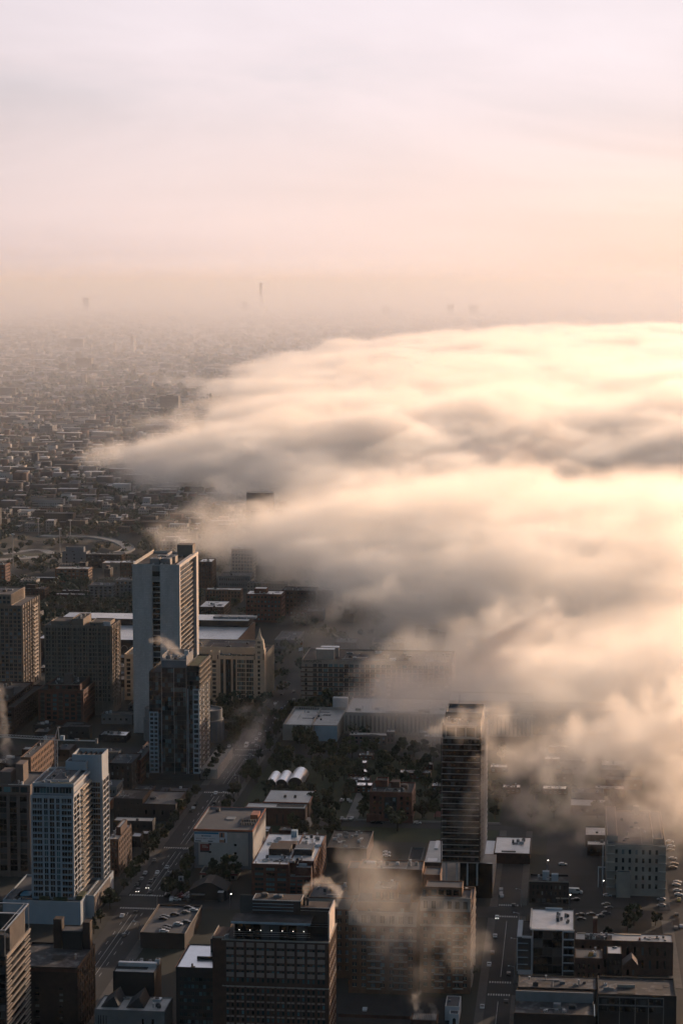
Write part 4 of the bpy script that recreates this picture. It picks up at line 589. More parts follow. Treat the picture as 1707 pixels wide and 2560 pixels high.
# bottom-left corner
b = Bld('office_tower', 'dark glass tower with sunlit fins and a railed roof frame in the lower left corner', (-70, 15, 2390, 2700), 'charcoal', 'roof_dark', Y=825, dep=30, body=False)
D = b.D = atx(74, 2330, b.X1)[1]-b.Y0; b.o.location[1] = b.Y0+D/2; W = b.W; h = b.h; ht = b.z(2324); b.block(0, W, 0, D, 0, h, .4); nf = int((h-2)/3.1)
b.wins('R', .2, D-.2, h-nf*3.1, h-1.2, 6, nf, .96, .8, 'black_glass', 'dark_metal', 1); b.bands('R', .2, D-.2, [h-1.2-k*3.1 for k in range(nf)], .4, .55, 0, 'beige_light', 'sun_fin'); b.part('sun_fin', 'beige_light', *[(W+.02, W+.5, q, q+D*.2, h-2.7-k*3.1, h-2.5-k*3.1) for k in range(nf) for q in (.3, D*.78)]); b.wins('F', W*.4, W-.3, h-nf*3.1, h-1.2, 4, nf, .94, .8, 'black_glass', 'dark_metal', 1)
b.part('roof_frame', 'steel', (W-.4, W, 0, D, ht-.5, ht), (0, W-.41, 0, .4, ht-.5, ht), (0, W-.41, D-.4, D, ht-.5, ht), (W*.86, W*.87, .41, D-.41, ht-.4, ht-.1), (0, W-.41, D*.62, D*.64, ht-.45, ht-.1), (W-.35, W-.05, 0, .3, h, ht-.51), (W-.35, W-.05, D-.3, D, h, ht-.51)); b.part('screen_fin', 'beige_light', *[(W-.35, W-.02, q, q+.5, h+.1, ht-.52) for q in lin(D*.2, D*.8, 13)]); b.part('screen_panel', 'dark_panel', (0, W-.6, .5, .8, h+.02, ht-2.2), (0, W-.6, D*.86, D*.88, h+.02, ht-2.5)); b.bands('R', 0, D, [h-.35], .6, .7, 0, 'beige_light', 'cornice')
for v in (.3, .66): mb = MB(); c = b.L(W*.72, D*v, h); mb.lathe([(3.2, c[2]), (3.2, c[2]+4.6), (2.6, c[2]+5.2), (2.2, c[2]+5.2)], c[0], c[1], 16); b.partmb('cooling_tower', 'unit_dark', mb)
b.clutter(6, W*.5, W-3, 1, D*.3, h-.4, 50, 2); b.done()
b = Bld('office_block', 'dark block with a patchy grey gravel roof between the corner tower and the avenue', (30, 194, 2417, 2600), 'dark_brick', 'roof_mottled', Y=873, dep=34)
h = b.h; W = b.W; b.bands('F', -.1, W+.1, [h-2.], 1.4, .12, 0, 'brown_brick', 'frieze'); b.wins('F', W*.33, W*.44, 2, h-8, 1, 8, .55, .4, 'glass', 'brown_brick', 1); b.wins('F', W*.7, W*.8, 2, h-8, 1, 8, .55, .4, 'glass', 'brown_brick', 1); b.piers('R', lin(2, b.D-2, 7), 1.2, .3, 0, h-1); b.wins('R', 2, b.D-2, 2, h-2, 7, 8, .5, .6, 'black_glass', 'charcoal', 1); b.bands('R', 0, b.D, [h*.72], .5, .4)
b.unit(W*.55, W*.85, 27, 33, h-.9, h+7, 'charcoal', 'machine_room', False); b.part('machine_roof', 'roof_grey', (W*.55, W*.85, 26.9, 33.1, h+7.02, h+7.5)); b.unit(W*.4, W*.53, 28, 33, h-.9, h+12, 'dark_brick', 'lift_housing', False); b.unit(W*.86, W*.97, 28, 33, h-.9, h+11, 'dark_brick', 'lift_housing', False); b.part('roof_pit', 'charcoal', (W*.5, W*.68, 12, 17, h-.8, h-.6)); mb = MB(); c = b.L(W*.86, 14, h-.9); mb.lathe([(.35, c[2]), (.35, c[2]+2), (.6, c[2]+2.2), (.2, c[2]+2.6)], c[0], c[1], 8); b.partmb('vent', 'steel', mb); b.done()
# roof car park on the avenue, and the low roofs below it
b = Bld('parking_garage', 'low garage with cars parked on its open roof beside the avenue', (352, 462, 2332, 2372), 'brown_panel', 'roof_grey', yback=2262, par=.9)
b.part('coping', 'beige_light', (-.25, -.02, 0, b.D, b.h-.2, b.h+.15), (b.W+.02, b.W+.25, 0, b.D, b.h-.2, b.h+.15)); GAR = b; b.done()
b = Bld('warehouse', 'dark building with a streaked pale metal roof left of the brown office block', (440, 541, 2419, 2640), 'charcoal', 'roof_metal', Y=868, dep=32, par=.4)
h = b.h; b.wins('F', 1.5, b.W-1, 3, h-3.5, 9, 9, .72, .5, 'teal_glass', 'dark_metal', 2); b.part('coping', 'copper', (-.3, -.02, 0, b.D, h-.3, h+.1)); b.part('roof_step', 'charcoal', (b.W*.4, b.W, 12, 12.6, h-.3, h+.9)); b.unit(b.W*.64, b.W*1.0, 22, 34, h-.4, h+5.5, 'dark_panel', 'stair_housing', False); b.part('bent_flue', 'charcoal', (b.W*.36, b.W*.4, 2, 3, h-.3, h+.8), (b.W*.36, b.W*.46, 1, 2, h-.3, h)); b.done()
b = Bld('warehouse', 'low dark warehouse with a long white-edged roof below the garage', (283, 386, 2430, 2480), 'charcoal', 'roof_pale', Y=884, dep=16, par=.5); b.part('white_strip', 'roof_white', (.6, b.W-.6, 8, 10.5, b.h-.38, b.h+1.4)); b.part('black_band', 'charcoal', (.6, b.W-4, 5, 7.9, b.h-.38, b.h-.2)); b.unit(b.W*.9, b.W, 11, 14, b.h-.5, b.h+2, 'white_paint'); b.clutter(6, 2, b.W-3, 11, 15, b.h-.5, 51, 1.6); b.done()
b = Bld('warehouse', 'grey workshop with two dark sawtooth rooflights on its pale roof at the bottom left', (237, 412, 2526, 2640), 'concrete', 'roof_pale', Y=858, dep=18, par=.4)
h = b.h; W = b.W
for q in (.06, .42): mb = MB(); x0, x1 = W*q-W/2, W*(q+.26)-W/2; mb.prism([(x0, h-.3), (x1, h-.3), (x0+(x1-x0)*.72, h+4.2)], -5, 8.6); b.partmb('sawtooth_light', 'dark_panel', mb)
b.wins('F', W*.62, W*.9, h-7, h-3, 2, 1, .24, .8, 'black_glass', 'dark_metal', 1); b.part('gate', 'charcoal', (W*.36, W*.48, -.08, .03, 0, h-6.5)); b.part('door_arch', 'charcoal', *[(W*q, W*q+.35, -.06, .02, h-6, h-2.5) for q in (.05, .08, .12, .16)]); b.unit(W*.74, W*.86, 13, 16, h-.4, h+.6, 'roof_metal'); b.unit(W*.28, W*.4, 14, 15, h-.4, h+.5, 'unit_grey'); b.clutter(4, W*.8, W-2, 3, 8, h-.4, 52, 2); b.done()
# right side
b = Bld('apartment_block', 'modern block with a white roof, dark plant cluster and framed balconies on the right', (1325, 1434, 2323, 2437), 'dark_panel', 'roof_white', yback=2273, par=.5)
h = b.h; W = b.W; u0 = b.u(1332); u1 = b.u(1405); b.wins('F', u0, u1, .6, h-.8, 3, 5, .94, .86, 'black_glass', 'dark_metal', 2); b.part('frame_post', 'white_paint', (u0-.35, u0, -.4, .02, 0, h-.6), (u1, u1+.45, -.4, .02, 0, h-.6)); b.bands('F', u1+.5, W, lin(2, h-1, 5), .4, 1.1, 0, 'white_panel', 'balcony'); b.wins('F', u1+.6, W-.3, 1, h-1, 2, 5, .7, .7, 'black_glass', 'dark_metal', 1); b.part('roof_edge', 'white_paint', (u0-1.2, W+.2, -.9, -.02, h-.5, h+.02))
ul = b.u(1292, 2345); hl = b.z(2345, -2); b.block(ul, u0-.4, -2, b.D*.7, 0, hl, .4, roof=False); b.part('side_terrace', 'roof_dark', (ul+2.4, u0-.6, -1.2, b.D*.7-1, hl-.35, hl-.1)); b.part('frame', 'white_paint', (ul-.02, ul+2.2, -2.3, b.D*.7, hl+.02, hl+.5), (ul+2.21, u0-.35, -2.4, -1.5, hl-.4, hl+.5), (ul-.05, ul+.35, -2.4, -2.02, 2, hl-.4), (u0-.8, u0-.36, -2.4, -2.02, 0, hl-.4), (ul+.36, u0-.81, -2.4, -2.02, .5, 2.6)); b.bands('F', ul+.36, u0-2.2, lin(5, hl-3, 3), .35, .5, -2.02, 'white_panel', 'balcony')
r = random.Random(9)
for i in range(15): q = r.uniform(.55, .85); v = r.uniform(.3, .75); b.unit(W*q, W*q+r.uniform(.5, 1.5), b.D*v, b.D*v+r.uniform(.5, 1.6), h-.5, h+r.uniform(.2, 1.6), r.choice(['unit_dark', 'unit_dark', 'charcoal', 'unit_grey']), fan=False)
b.part('roof_step', 'roof_pale', (-.4, .4, 1, b.D-1, h-.48, h+.2)); b.unit(W*.32, W*.72, b.D-1.2, b.D, h-.4, h+.5, 'blue_white', 'parapet_screen', False); b.done()
b = Bld('warehouse', 'long narrow brown building with a pale roof and a strip of rooflights on the right', (1436, 1682, 2352, 2432), 'brown_brick', 'roof_pale', Y=982, dep=12, par=.4)
h = b.h; W = b.W; b.part('rooflight', 'cream', *[(W*(.40+i*.035), W*(.40+i*.035)+1.5, 9.6, 11.2, h-.3, h) for i in range(8)], (1, 5, 9.6, 11.2, h-.3, h)); b.part('roof_yard', 'roof_dark', (W*.1, W*.38, .6, 9, h-.36, h-.28)); b.clutter(12, W*.1, W*.36, 1, 8, h-.3, 53, 1.4); b.wins('F', 2, W-2, 2, h-1.5, 12, 2, .3, .6, 'black_glass', 'dark_brick', 1); b.unit(W*.65, W*.67, 2, 3.2, h-.4, h+.8, 'copper'); b.clutter(6, W*.7, W-3, 2, 8, h-.4, 54, 1); b.done()
t = thing('brick_chimney', 'square brick chimney rising behind the long pale roof on the right', 'chimney', (aty(1487, 2330, 986)[0], 994.5, 0)); zt = aty(1487, 2293, 994.5)[2]; obj('shaft', MB().box(-1., 1., -1., 1., 0, zt-.5).mesh('shaft', 'red_brick'), t); obj('cap', MB().box(-1.1, 1.1, -1.1, 1.1, zt-.48, zt).mesh('cap', 'pale_stone'), t)
b = Bld('terrace_house', 'narrow brick house with a patchy white roof below the long pale roof', (1517, 1553, 2384, 2418), 'dark_brick', 'roof_white', Y=962, dep=11, par=.3); b.wins('F', .5, b.W-.5, 1, b.h-2, 3, 3, .5, .5, 'black_glass', 'dark_brick', 1); b.clutter(3, 2, b.W-1.5, 8, 10.5, b.h-.3, 55, 1); b.done()
b = Bld('terrace_house', 'small house with a crooked pale lean-to roof right of the patchy white roof', (1556, 1594, 2405, 2430), 'brown_brick', 'roof_dark', Y=960, dep=9, body=False); mb = MB(); W = b.W; h = b.h; mb.prism([(-W/2, 0), (W/2, 0), (W/2, h-1.5), (W*.1, h+1.6), (-W/2, h-2)], -4, 4); b.partmb('house_wall', 'brown_brick', mb); mb = MB(); mb.prism([(-W/2-.2, h-1.98), (W*.1, h+1.62), (W*.1, h+1.9), (-W/2-.2, h-1.7)], -4.2, 4.2); b.partmb('lean_to_roof', 'tan_panel', mb); b.wall.box(-1, 1, -1, 1, 0, 2); b.wins('F', 1, b.W-1, .5, h-2.4, 2, 2, .4, .5, 'black_glass', 'dark_brick', 1, off=.5); b.done()
b = Bld('terrace_house', 'dark house with a roof deck and golden sheeting beside the modern white-roofed block', (1437, 1505, 2395, 2432), 'brown_brick', 'roof_grey', Y=958, dep=14, par=.4); mat('gold_sheet', (.45, .27, .08), .4, .3, .4, 2.); mb = MB(); h = b.h
for i in range(5): c = b.L(b.W*.45+i*.5, 3+i*.7, h-.35); mb.prism([(c[0], c[2]), (c[0]+1.6, c[2]), (c[0]+.9, c[2]+2.4-i*.3)], c[1], c[1]+.6)
b.partmb('sheeting', 'gold_sheet', mb); b.clutter(6, b.W*.6, b.W-1.5, 3, 12, h-.4, 56, 1.2); b.wins('F', .5, b.W-.5, 1, h-2, 5, 3, .4, .5, 'black_glass', 'dark_brick', 1); b.done()
b = Bld('corner_building', 'small dark brick corner building with two pale roof boxes near the side street', (1322, 1421, 2204, 2258), 'dark_brick', 'roof_dark', dep=14)
h = b.h; b.wins('F', 1, b.W-1, 3.6, h-1.4, 8, 2, .35, .6, 'glass', 'dark_brick', 1); b.part('shop_sign', 'cream_dull', *[(b.W*q, b.W*q+2., -.12, .02, 2.4, 3.1) for q in (.68, .8, .9)]); b.wins('F', 1, b.W-1, .3, 2.6, 7, 1, .7, .8, 'black_glass', 'dark_metal', 1); b.unit(b.W*.33, b.W*.5, 6, 9, h-.9, h+3.4, 'white_panel', 'roof_box', False); b.unit(b.W*.56, b.W*.73, 4, 7, h-.9, h+2.6, 'white_panel', 'roof_box', False); b.ledge('F', -.2, b.W+.2, h-.2, .35, .4); b.clutter(7, 1, b.W-1, 2, 12, h-.9, 57, 1.4); b.done()
b = Bld('warehouse', 'dark flat roof with a deep square light well in the lower right corner', (1494, 1690, 2487, 2560), 'charcoal', 'roof_mottled', Y=905, dep=24)
h = b.h; W = b.W; b.part('light_well', 'charcoal', (W*.25, W*.48, 3, 11, h-.8, h-.6)); b.part('well_edge', 'pale_stone', (W*.25, W*.48, 11.02, 11.6, h-.8, h+.6)); b.part('frame', 'concrete', *[(W*q, W*q+.35, -.3, .02, 0, h-1) for q in (0, .27, .47, .64, .83)], *[(W*a+.36, W*c-.01, -.3, .02, z, z+.5) for a, c in ((0, .27), (.27, .47), (.47, .64), (.64, .83)) for z in (h-1.5, h-5)]); b.wins('F', 1, W*.82, h-8, h-1.6, 8, 2, .7, .6, 'black_glass', 'dark_metal', 1); b.unit(W*.08, W*.12, 13, 15, h-.9, h, 'white_paint'); b.unit(W*.07, W*.2, 7, 8, h-.9, h+.4, 'unit_grey'); b.part('roof_patch', 'roof_dark', (W*.74, W*.84, 10, 12, h-.8, h-.72), (W*.85, W*.92, 13, 17, h-.8, h-.7)); b.done()
b = Bld('warehouse', 'long low building with stepped mottled roofs at the bottom, right of the side street', (1284, 1484, 2535, 2600), 'dark_brick', 'roof_mottled', Y=878, dep=18, par=.8); h = b.h; W = b.W; b.block(.3, W-1, 18.02, 26, 0, h+1.4, .4); b.part('ridge_wall', 'unit_grey', (.2, W-.2, 17.2, 17.98, h-.75, h+3.6)); b.part('coping', 'blue_white', (W+.02, W+.4, -1, 13, h-.3, h+.3)); b.clutter(8, W*.3, W-4, 3, 14, h-.8, 58, 3); b.done()
b = Bld('warehouse', 'dark low roof with patchy felt behind the bottom stepped roofs', (1294, 1490, 2470, 2500), 'charcoal', 'roof_mottled', Y=912, dep=16, par=.4); b.clutter(8, 2, b.W-3, 2, 14, b.h-.4, 59, 2.4); b.done()
b = Bld('apartment_block', 'pale apartment block with a square frame and corner balconies, half lost in golden fog', (1517, 1664, 2112, 2240), 'cream_dull', 'roof_grey', yback=2028, par=.8)
h = b.h; W = b.W; b.wins('F', 3, W-3, 3, h-1.5, 7, 5, .36, .5, 'glass', 'dark_metal', 1); b.bands('F', -.4, W*.13, lin(4, h-1, 5), .5, 1.2, 0, 'pale_stone', 'balcony'); b.bands('F', W*.88, W+.3, lin(4, h-1, 5), .5, 1.2, 0, 'pale_stone', 'balcony'); b.part('frame_post', 'white_paint', (-2.4, -1.9, 0, .5, 6, h), (-4.6, -4.1, 0, .5, 4, h*.55), (-4.1, -.5, 0, .5, h*.55-.4, h*.55)); b.block(W*.16, W*.4, -4, -.05, 0, h*.5, .4); b.block(0, W*.18, 8, b.D-2, h-.8, h+2.5, .4); b.block(W*.78, W*.95, 6, b.D-8, h-.8, h+2, .3); b.unit(W*.5, W*.6, b.D-8, b.D-4, h-.8, h+4, 'pale_stone', 'stair_housing', False); b.clutter(8, W*.25, W*.75, 4, b.D-12, h-.8, 60, 2.4); b.done()
b = Bld('workshop', 'low workshop with a bright white roof right of the balcony tower', (1234, 1324, 2133, 2160), 'brown_brick', 'roof_white', yback=2093, par=.4); b.part('roof_well', 'roof_dark', (b.W*.2, b.W*.6, 3, 6, b.h-.3, b.h-.2)); b.clutter(7, b.W*.45, b.W-3, b.D*.5, b.D-4, b.h-.4, 61, 2.4); b.block(-6, -.02, 4, b.D, 0, b.h-2, .4); b.done()
b = Bld('workshop', 'grey roofed annexe with a pale square patch left of the balcony tower', (1058, 1104, 2156, 2178), 'brown_brick', 'roof_pale', yback=2100, par=.5); b.part('roof_patch', 'roof_white', (b.W*.18, b.W*.7, 3, 10, b.h-.4, b.h-.3), (b.W*.4, b.W*.6, b.D*.6, b.D-2, b.h-.4, b.h+.2)); b.done()
b = Bld('workshop', 'roofless grey car shed with pale rim behind the tan apartment block', (1019, 1053, 2149, 2162), 'concrete', 'roof_dark', Y=1060, dep=24, par=.7); b.done()
t = thing('tower_crane', 'white lattice tower crane with a long level jib above the left rooftops', 'crane', (aty(141, 1850, 1215)[0], 1215, 0)); zt = aty(141, 1850, 1215)[2]; xl = aty(-60, 1842, 1215)[0]-t.location[0]; xr = aty(245, 1850, 1215)[0]-t.location[0]
mb = MB()
for sx, sy in ((-.7, -.7), (.7, -.7), (.7, .7), (-.7, .7)): mb.bar((sx, sy, 0), (sx, sy, zt), .12)
for k in range(int(zt/2)): z = k*2.; s_ = 1 if k % 2 else -1; mb.bar((-.7*s_, -.7, z), (.7*s_, -.7, z+2), .07); mb.bar((.7, -.7*s_, z), (.7, .7*s_, z+2), .07)
obj('mast', mb.mesh('mast', 'white_paint'), t); mb = MB()
for y, z in ((-.6, 0), (.6, 0), (0, 1.5)): mb.bar((0, y, zt+z), (xl, y, zt+z+1.6), .13)
n = int(-xl/1.6)
for k in range(n): x0, x1 = xl*k/n, xl*(k+1)/n; xm = (x0+x1)/2; z0, z1, zm = zt+1.6*k/n, zt+1.6*(k+1)/n, zt+1.6*(k+.5)/n+1.5; mb.bar((x0, -.6, z0), (xm, 0, zm), .08); mb.bar((xm, 0, zm), (x1, -.6, z1), .08)
obj('jib', mb.mesh('jib', 'white_paint'), t); mb = MB()
for y in (-.6, .6): mb.bar((0, y, zt), (xr, y, zt), .16)
mb.box(xr*.1, xr*.9, -.6, .6, zt-.1, zt+.02); obj('counter_jib', mb.mesh('counter_jib', 'white_paint'), t); mb = MB()
for y in (-.5, .5): mb.bar((-1, y, zt), (1.2, y*.3, zt+7.5), .16); mb.bar((1.8, y, zt), (1.3, y*.3, zt+7.5), .16)
mb.bar((1.25, 0, zt+7.4), (2.4, 0, zt+7.6), .35); obj('apex', mb.mesh('apex', 'white_paint'), t); obj('cab', MB().box(2.6, 4.8, -1.1, 1.1, zt+.1, zt+2.6).mesh('cab', 'blue_white'), t); obj('counterweight', MB().box(xr-1.4, xr, -.9, .9, zt-1.6, zt+1.4).mesh('counterweight', 'concrete'), t); obj('winch', MB().box(xr*.45, xr*.55, -.6, .6, zt+.05, zt+1.1).mesh('winch', 'unit_grey'), t)

# ======================= simpler blocks farther back =======================
def simple(name, label, px, wall, roof, nb, nf, dep=18, yback=None, gl='glass', fr='dark_brick', fw=.42, fh=.5, cl=4, par=.6, r=True, group=None, top=None):
    b = Bld(name, label, px, wall, roof, dep=None if yback else dep, yback=yback, par=par, group=group); h = b.h
    b.wins('F', .8, b.W-.8, 1, h-1, nb, nf, fw, fh, gl, fr, 1)
    if r: b.wins('R', .8, b.D-.8, 1, h-1, max(2, int(b.D/4)), nf, fw, fh, gl, fr, 1)
    if cl: b.clutter(cl, 1, b.W-3, 2, b.D-4, h-par, 70, min(3, b.W*.15+1))
    if top: b.block(b.W*top[0], b.W*top[1], b.D*.3, b.D*.8, h-par, h+top[2], .4)
    b.done(); return b
for a in (
    ('apartment_block', 'grey-white block with dark balcony recesses, left neighbour of a similar block behind the slab tower', (222, 283, 1463, 1503), 'concrete', 'roof_grey', 5, 5, 22, None, 'black_glass', 'dark_metal', .5, .55, 4),
    ('apartment_block', 'grey-white block with dark balcony recesses touching the slab tower', (288, 332, 1450, 1500), 'concrete', 'roof_grey', 4, 5, 22, None, 'black_glass', 'dark_metal', .5, .55, 3),
    ('office_block', 'pale blank-walled block with stepped white roof houses near the curved ramp', (156, 216, 1380, 1412), 'grey_panel', 'roof_grey', 3, 3, 18, None, 'glass', 'dark_metal', .16, .4, 5, .6, True, None, (.12, .85, 5)),
    ('apartment_block', 'brick block with pale floor bands behind the row of white strip roofs', (138, 221, 1422, 1456), 'orange_brick', 'roof_pale', 8, 4, 20, None, 'glass', 'cream', .55, .5, 4),
    ('apartment_block', 'dark brick block with lit windows beside the blank-walled pale block', (216, 305, 1386, 1420), 'dark_brick', 'roof_grey', 9, 4, 20, None, 'glass', 'dark_brick', .45, .5, 8),
    ('office_block', 'beige windowless block with a white roof edge left of the slab tower top', (256, 300, 1407, 1434), 'beige', 'roof_white', 3, 1, 20, None, 'glass', 'beige', .15, .3, 3),
    ('apartment_block', 'brown block with blue-grey roof tucked behind the slab tower edge', (300, 336, 1406, 1448), 'brown_brick', 'roof_metal', 4, 4, 18, None, 'black_glass', 'dark_brick', .5, .5, 3),
    ('row_building', 'dark row with a white strip roof, lower of two left of the grey-white block', (138, 219, 1486, 1504), 'dark_brick', 'roof_white', 9, 2, 10, None, 'black_glass', 'dark_brick', .45, .5, 6),
    ('row_building', 'dark row with a white strip roof, upper of two left of the grey-white block', (153, 219, 1477, 1492), 'dark_brick', 'roof_white', 8, 2, 10, None, 'black_glass', 'dark_brick', .45, .5, 5),
    ('warehouse', 'low dark hall with a thin white roof line near the left park trees', (74, 139, 1444, 1462), 'charcoal', 'roof_white', 5, 1, 10, None, 'black_glass', 'dark_metal', .3, .4, 0),
    ('apartment_block', 'dark block with a blue-white roof corner above the tall beige tower', (60, 112, 1472, 1510), 'dark_brick', 'roof_grey', 5, 5, 18, None, 'black_glass', 'dark_brick', .4, .5, 6, .6, True, None, (.05, .5, 3)),
    ('apartment_block', 'red-brown block cut by the left border beside the park trees', (-30, 14, 1412, 1465), 'red_brick', 'roof_grey', 4, 6, 20, None, 'blue_glass', 'cream', .45, .5, 3),
    ('office_block', 'pale stepped block catching the haze just above the slab tower roof', (404, 462, 1352, 1384), 'concrete', 'roof_pale', 6, 4, 22, None, 'glass', 'dark_metal', .5, .45, 5, .6, True, None, (.1, .7, 3.5)),
    ('office_block', 'dark blue-grey block immediately right of the slab tower top', (497, 530, 1404, 1470), 'brown_brick', 'roof_metal', 4, 7, 26, None, 'black_glass', 'dark_brick', .3, .4, 3),
    ('apartment_tower', 'pale gridded tower fading into the fog behind the slab tower', (578, 633, 1372, 1446), 'beige_light', 'roof_pale', 7, 8, 34, None, 'blue_glass', 'white_paint', .6, .6, 3),
    ('parking_garage', 'flat grey garage deck under the fogged gridded tower', (546, 626, 1440, 1470), 'concrete', 'roof_grey', 14, 2, 30, None, 'black_glass', 'dark_metal', .5, .4, 2),
    ('office_block', 'cream brick building with a white strip roof behind the drill hall', (514, 602, 1474, 1506), 'orange_brick', 'roof_white', 11, 3, 14, None, 'black_glass', 'dark_brick', .35, .6, 2),
    ('office_block', 'red-brown building with pale rooftop plant just behind the drill hall', (497, 560, 1517, 1545), 'brown_brick', 'roof_white', 10, 3, 40, None, 'black_glass', 'cream', .4, .55, 5),
    ('loft_building', 'broad red loft with white plant boxes on its roof, nearest the rolling fog', (615, 704, 1485, 1556), 'red_brick', 'roof_white', 10, 6, 24, None, 'teal_glass', 'brown_brick', .5, .42, 6, .6, True, None, (.2, .55, 4)),
    ('loft_building', 'dark loft with a small white roof patch right of the broad red loft', (704, 788, 1476, 1540), 'brown_brick', 'roof_dark', 9, 6, 26, None, 'glass', 'dark_brick', .4, .42, 5),
    ('loft_building', 'narrow loft with a clean white roof at the edge of the thick fog', (790, 830, 1476, 1535), 'brown_brick', 'roof_white', 5, 6, 18, None, 'black_glass', 'dark_brick', .4, .4, 3),
    ('loft_building', 'brown loft with a white roof, highest up behind the row of lofts', (820, 850, 1452, 1480), 'brown_brick', 'roof_white', 3, 3, 22, None, 'black_glass', 'dark_brick', .4, .4, 0),
    ('warehouse', 'flat grey warehouse under drifting fog behind the spire', (686, 742, 1600, 1622), 'concrete', 'roof_grey', 6, 1, 50, None, 'black_glass', 'dark_metal', .3, .4, 3),
    ('office_block', 'low brown building with blue roof panels behind the cream office block', (836, 890, 1606, 1630), 'brown_brick', 'roof_grey', 8, 2, 24, None, 'glass', 'dark_brick', .4, .4, 6),
    ('office_block', 'pale long building with a dark upper storey behind the cream office block', (930, 1010, 1606, 1630), 'cream_dull', 'roof_dark', 10, 2, 24, None, 'black_glass', 'dark_metal', .5, .4, 6),
    ('office_block', 'low old brick building with an angled roof edge beside the avenue trees', (285, 357, 1996, 2050), 'brown_panel', 'roof_dark', 4, 3, 24, None, 'black_glass', 'dark_brick', .14, .2, 2),
    ('workshop', 'low flat workshop with a broken parapet beside the avenue trees', (352, 440, 2010, 2052), 'brown_panel', 'roof_grey', 4, 1, 34, None, 'black_glass', 'dark_brick', .2, .3, 2),
    ('loft_building', 'narrow brick loft with a cluttered pale roof right of the blue-white tower', (268, 297, 2098, 2192), 'brown_brick', 'roof_pale', 3, 6, 34, None, 'black_glass', 'dark_brick', .4, .55, 9, .6, True, None, (.45, .85, 4)),
    ('shop_building', 'low shop with a bright blue-white roof beside the avenue pavement', (327, 352, 2091, 2118), 'dark_brick', 'roof_white', 3, 1, 10, None, 'black_glass', 'dark_brick', .4, .5, 0),
    ('shop_building', 'low shop with a narrow white roof, next to the bright blue-white roof', (352, 370, 2084, 2110), 'dark_brick', 'roof_white', 2, 1, 8, None, 'black_glass', 'dark_brick', .4, .5, 0),
    ('row_building', 'dark row with a strip of pale roof rails left of the dark glass tower', (326, 352, 1900, 1960), 'red_brick', 'roof_grey', 4, 4, 56, None, 'black_glass', 'dark_brick', .4, .5, 8),
    ('row_building', 'dark brick row with a white coping and two lit windows behind the blue-white tower', (272, 330, 1908, 1975), 'dark_brick', 'roof_grey', 4, 4, 30, None, 'glass', 'dark_brick', .3, .5, 4),
    ('row_building', 'brick row with bay fronts running back behind the tower crane jib', (52, 78, 1893, 1965), 'orange_brick', 'roof_grey', 4, 4, 70, None, 'black_glass', 'dark_brick', .4, .5, 8),
    ('office_block', 'small dark block with stone piers behind the steam at the left border', (-20, 46, 1908, 1960), 'dark_brick', 'roof_dark', 6, 4, 24, None, 'black_glass', 'dark_brick', .4, .5, 6),
    ('workshop', 'low dark workshop with pale roof lights below the red brick terrace block', (84, 128, 1812, 1832), 'charcoal', 'roof_dark', 5, 1, 14, None, 'black_glass', 'dark_metal', .4, .4, 7),
    ('workshop', 'flat grey shed in the shade right of the brick terrace block', (152, 200, 1818, 1834), 'charcoal', 'roof_grey', 4, 1, 20, None, 'black_glass', 'dark_metal', .4, .4, 0),
    ('workshop', 'low shed with a long glinting roof behind the crane cab', (248, 316, 1838, 1856), 'charcoal', 'roof_metal', 6, 1, 16, None, 'black_glass', 'dark_metal', .4, .4, 4),
    ('office_block', 'dark garage with a pale door beside the dark glass tower base', (262, 292, 1966, 2010), 'concrete', 'roof_grey', 3, 2, 18, None, 'black_glass', 'dark_metal', .4, .4, 2),
): simple(*a)
# brick rows among the park trees, with bright strip roofs
for i, (x0, x1, yr, yb, rf) in enumerate(((872, 966, 1838, 1862, 'roof_pale'), (965, 986, 1830, 1860, 'roof_pale'), (1058, 1104, 1842, 1866, 'roof_pale'), (1046, 1068, 1832, 1858, 'roof_pale'), (1040, 1076, 1862, 1880, 'roof_dark'), (896, 933, 1888, 1900, 'roof_white'), (888, 916, 1907, 1920, 'roof_white'), (1046, 1081, 1911, 1926, 'roof_white'), (870, 918, 1929, 1944, 'roof_white'), (998, 1076, 1932, 1948, 'roof_white'), (866, 924, 1950, 1966, 'roof_white'), (862, 930, 1963, 1982, 'roof_white'), (1078, 1104, 1965, 1984, 'roof_white'), (1224, 1268, 1918, 1932, 'roof_white'), (1360, 1400, 1898, 1912, 'roof_white'), (1262, 1290, 1970, 1984, 'roof_white'), (1232, 1300, 1968, 1982, 'roof_white'), (1355, 1420, 1972, 1986, 'roof_white'), (1370, 1420, 1868, 1882, 'roof_pale'), (1486, 1560, 1972, 1990, 'roof_pale'))):
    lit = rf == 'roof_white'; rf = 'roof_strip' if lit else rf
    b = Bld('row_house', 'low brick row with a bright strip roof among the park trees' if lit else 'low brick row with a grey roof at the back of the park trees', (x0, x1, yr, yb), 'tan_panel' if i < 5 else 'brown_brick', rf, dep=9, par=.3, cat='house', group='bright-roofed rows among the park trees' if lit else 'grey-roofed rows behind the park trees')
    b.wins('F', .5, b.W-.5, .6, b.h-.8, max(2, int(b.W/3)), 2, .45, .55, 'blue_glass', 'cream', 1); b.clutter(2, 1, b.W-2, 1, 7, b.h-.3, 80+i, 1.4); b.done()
b = Bld('depot', 'long dark depot roof with pale rim, veiled by fog right of the balcony tower', (1222, 1560, 1776, 1838), 'brown_panel', 'roof_grey', dep=30, par=.6); b.wins('F', 2, b.W-2, 1, b.h-2, 20, 3, .5, .4, 'black_glass', 'dark_metal', 1); b.done()
